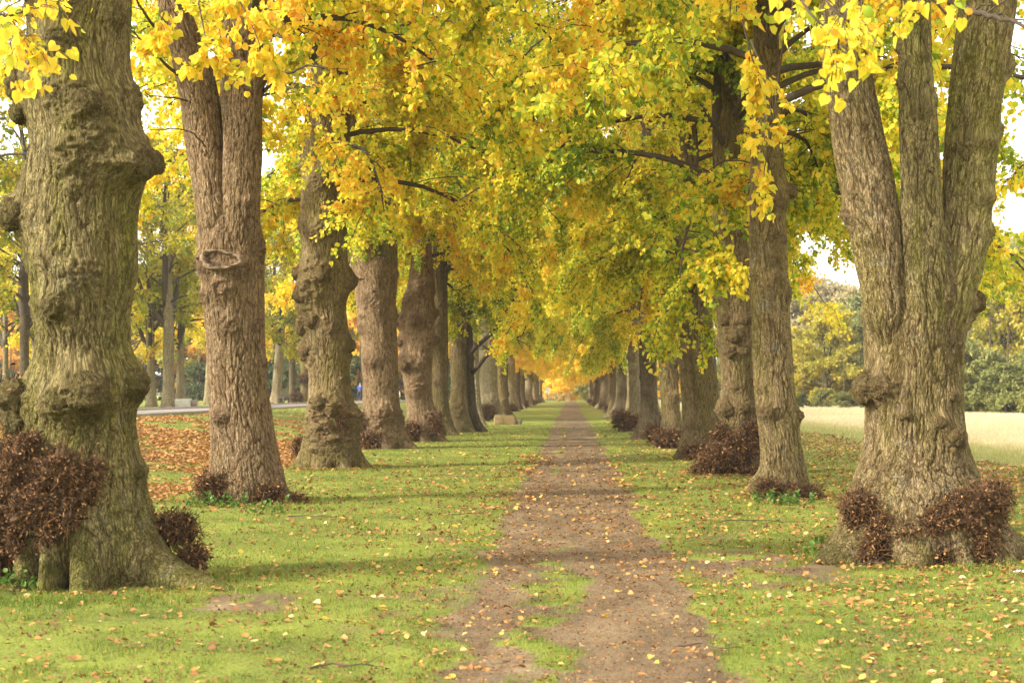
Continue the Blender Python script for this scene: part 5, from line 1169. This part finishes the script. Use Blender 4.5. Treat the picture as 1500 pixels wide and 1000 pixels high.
weed(392, 752, 14, .25, 'low green weed under the right foot of the scarred forked lime', 2)
weed(1145, 738, 40, .42, 'bright green weeds round the foot of the slim upright lime', 3)
weed(1215, 812, 16, .22, 'few green leaves at the left root of the three-limbed lime', 4)
weed(52, 862, 26, .32, 'green weeds and grass at the foot of the stout burred lime', 5)

# person walking away across the road
def skin_mesh(name, verts, edges, radii, m, parent, root=0, sub_=2):
    me = bpy.data.meshes.new(name); me.from_pydata(verts, edges, []); me.materials.append(m)
    o = obj(name, me, parent)
    md = o.modifiers.new('skin', 'SKIN'); sv = me.skin_vertices[0].data
    for v, r_ in zip(sv, radii): v.radius = (r_, r_) if not isinstance(r_, tuple) else r_
    sv[root].use_root = True
    md.use_smooth_shade = True
    s_ = o.modifiers.new('subd', 'SUBSURF'); s_.levels = s_.render_levels = sub_
    return o
yp = F * 20.3 / (VX - 527.5); T = thing('person', 'person in a blue jacket and dark trousers walking across the road', 'person', (at(527.5, yp), yp, .806), rz=-.3)
bv = [(0, 0, .95), (0, 0, 1.15), (0, 0, 1.36), (0, .01, 1.48), (0, .02, 1.56), (0, .03, 1.66), (0, .02, 1.74),
      (-.19, 0, 1.40), (-.25, -.04, 1.14), (-.25, .06, .92), (-.25, .10, .84), (.19, 0, 1.40), (.25, .06, 1.14), (.26, .0, .92), (.26, -.01, .84),
      (-.09, 0, .90), (-.10, .10, .50), (-.10, .02, .08), (-.10, .16, .03), (.09, 0, .90), (.10, -.02, .50), (.10, -.22, .14), (.10, -.10, .05)]
be = [(0, 1), (1, 2), (2, 3), (3, 4), (4, 5), (5, 6), (2, 7), (7, 8), (8, 9), (9, 10), (2, 11), (11, 12), (12, 13), (13, 14), (0, 15), (15, 16), (16, 17), (17, 18), (0, 19), (19, 20), (20, 21), (21, 22)]
br = [.14, .13, .14, .06, .055, .095, .075, .065, .05, .04, .03, .065, .05, .04, .03, .09, .06, .045, .035, .09, .06, .045, .035]
skin_mesh('body', bv, be, br, SKIN, T)
skin_mesh('jacket', [bv[0], bv[1], bv[2], (0, .01, 1.46), bv[7], bv[8], bv[9], bv[11], bv[12], bv[13]], [(0, 1), (1, 2), (2, 3), (2, 4), (4, 5), (5, 6), (2, 7), (7, 8), (8, 9)], [(.19, .15), (.18, .15), (.19, .15), .085, .085, .07, .058, .085, .07, .058], BLUE, T)
skin_mesh('trousers', [bv[0], bv[15], bv[16], bv[17], bv[19], bv[20], bv[21]], [(0, 1), (1, 2), (2, 3), (0, 4), (4, 5), (5, 6)], [.165, .11, .08, .065, .11, .08, .065], DENIM, T)
skin_mesh('hair', [(0, .0, 1.66), (0, .01, 1.75)], [(0, 1)], [.10, .085], HAIR, T)
skin_mesh('shoes', [bv[17], bv[18]], [(0, 1)], [.055, .045], DARKMETAL, T)
skin_mesh('shoes', [bv[21], bv[22]], [(0, 1)], [.055, .045], DARKMETAL, T)

# ------------------------------------------------------------------ haze
mb = MB(); mb.box(-260, 260, -70, 420, -1.5, 30)
hm, nt, ns, ln = mat('haze'); vp = nt.nodes.new('ShaderNodeVolumePrincipled'); vp.inputs['Color'].default_value = (.98, .95, .88, 1); vp.inputs['Density'].default_value = .00035
ho = nt.nodes.new('ShaderNodeOutputMaterial'); nt.links.new(vp.outputs[0], ho.inputs['Volume'])
tag(obj('haze', mb.build('haze', [hm], False)), 'thin pale autumn haze filling the avenue', 'haze', kind='stuff')

# ------------------------------------------------------------------ light, sky, camera
sc = bpy.context.scene
EL, AZ = math.radians(30), math.atan2(-.90, -.42)
SKYWHITE = (8.6, 8.5, 8.1)      # thin bright cloud over the clear sky
w = bpy.data.worlds.new('World'); sc.world = w; w.use_nodes = True
nt = w.node_tree; nt.nodes.clear()
sky = nt.nodes.new('ShaderNodeTexSky'); sky.sky_type = 'NISHITA'; sky.sun_disc = False; sky.sun_elevation = EL; sky.sun_rotation = AZ
sky.air_density = 1.0; sky.dust_density = 4.0; sky.ozone_density = .6
bg = nt.nodes.new('ShaderNodeBackground'); bg.inputs[1].default_value = .15
ow = nt.nodes.new('ShaderNodeOutputWorld'); hs = nt.nodes.new('ShaderNodeHueSaturation'); hs.inputs['Saturation'].default_value = .22; nt.links.new(sky.outputs[0], hs.inputs['Color']); veil = mixc(nt, .6, hs.outputs[0], SKYWHITE); nt.links.new(veil, bg.inputs[0]); nt.links.new(bg.outputs[0], ow.inputs[0])
sl = bpy.data.lights.new('sun', 'SUN'); sl.energy = 3.1; sl.angle = math.radians(4.0); sl.color = (1, .93, .82)
so = bpy.data.objects.new('sun', sl); C.objects.link(so)
sv = Vector((math.sin(AZ) * math.cos(EL), math.cos(AZ) * math.cos(EL), math.sin(EL)))
so.rotation_euler = (-sv).to_track_quat('-Z', 'Y').to_euler(); so.location = (-30, -20, 30)
cam = bpy.data.cameras.new('camera'); co = bpy.data.objects.new('camera', cam); C.objects.link(co)
cam.sensor_width = 36; cam.lens = 50; cam.shift_x = -(VX - 750) / 1500; cam.shift_y = (VY - 500) / 1500
cam.clip_end = 3000; cam.clip_start = .1
cam.dof.use_dof = True; cam.dof.focus_distance = 19; cam.dof.aperture_fstop = 3.5
co.location = (0, 0, H); co.rotation_euler = (math.pi / 2, 0, 0)
sc.camera = co
sc.view_settings.view_transform = 'Standard'; sc.view_settings.look = 'None'; sc.view_settings.gamma = 1; sc.view_settings.exposure = 1.4
sc.cycles.max_bounces = 10; sc.cycles.diffuse_bounces = 5; sc.cycles.transmission_bounces = 6
sc.cycles.sample_clamp_indirect = 6
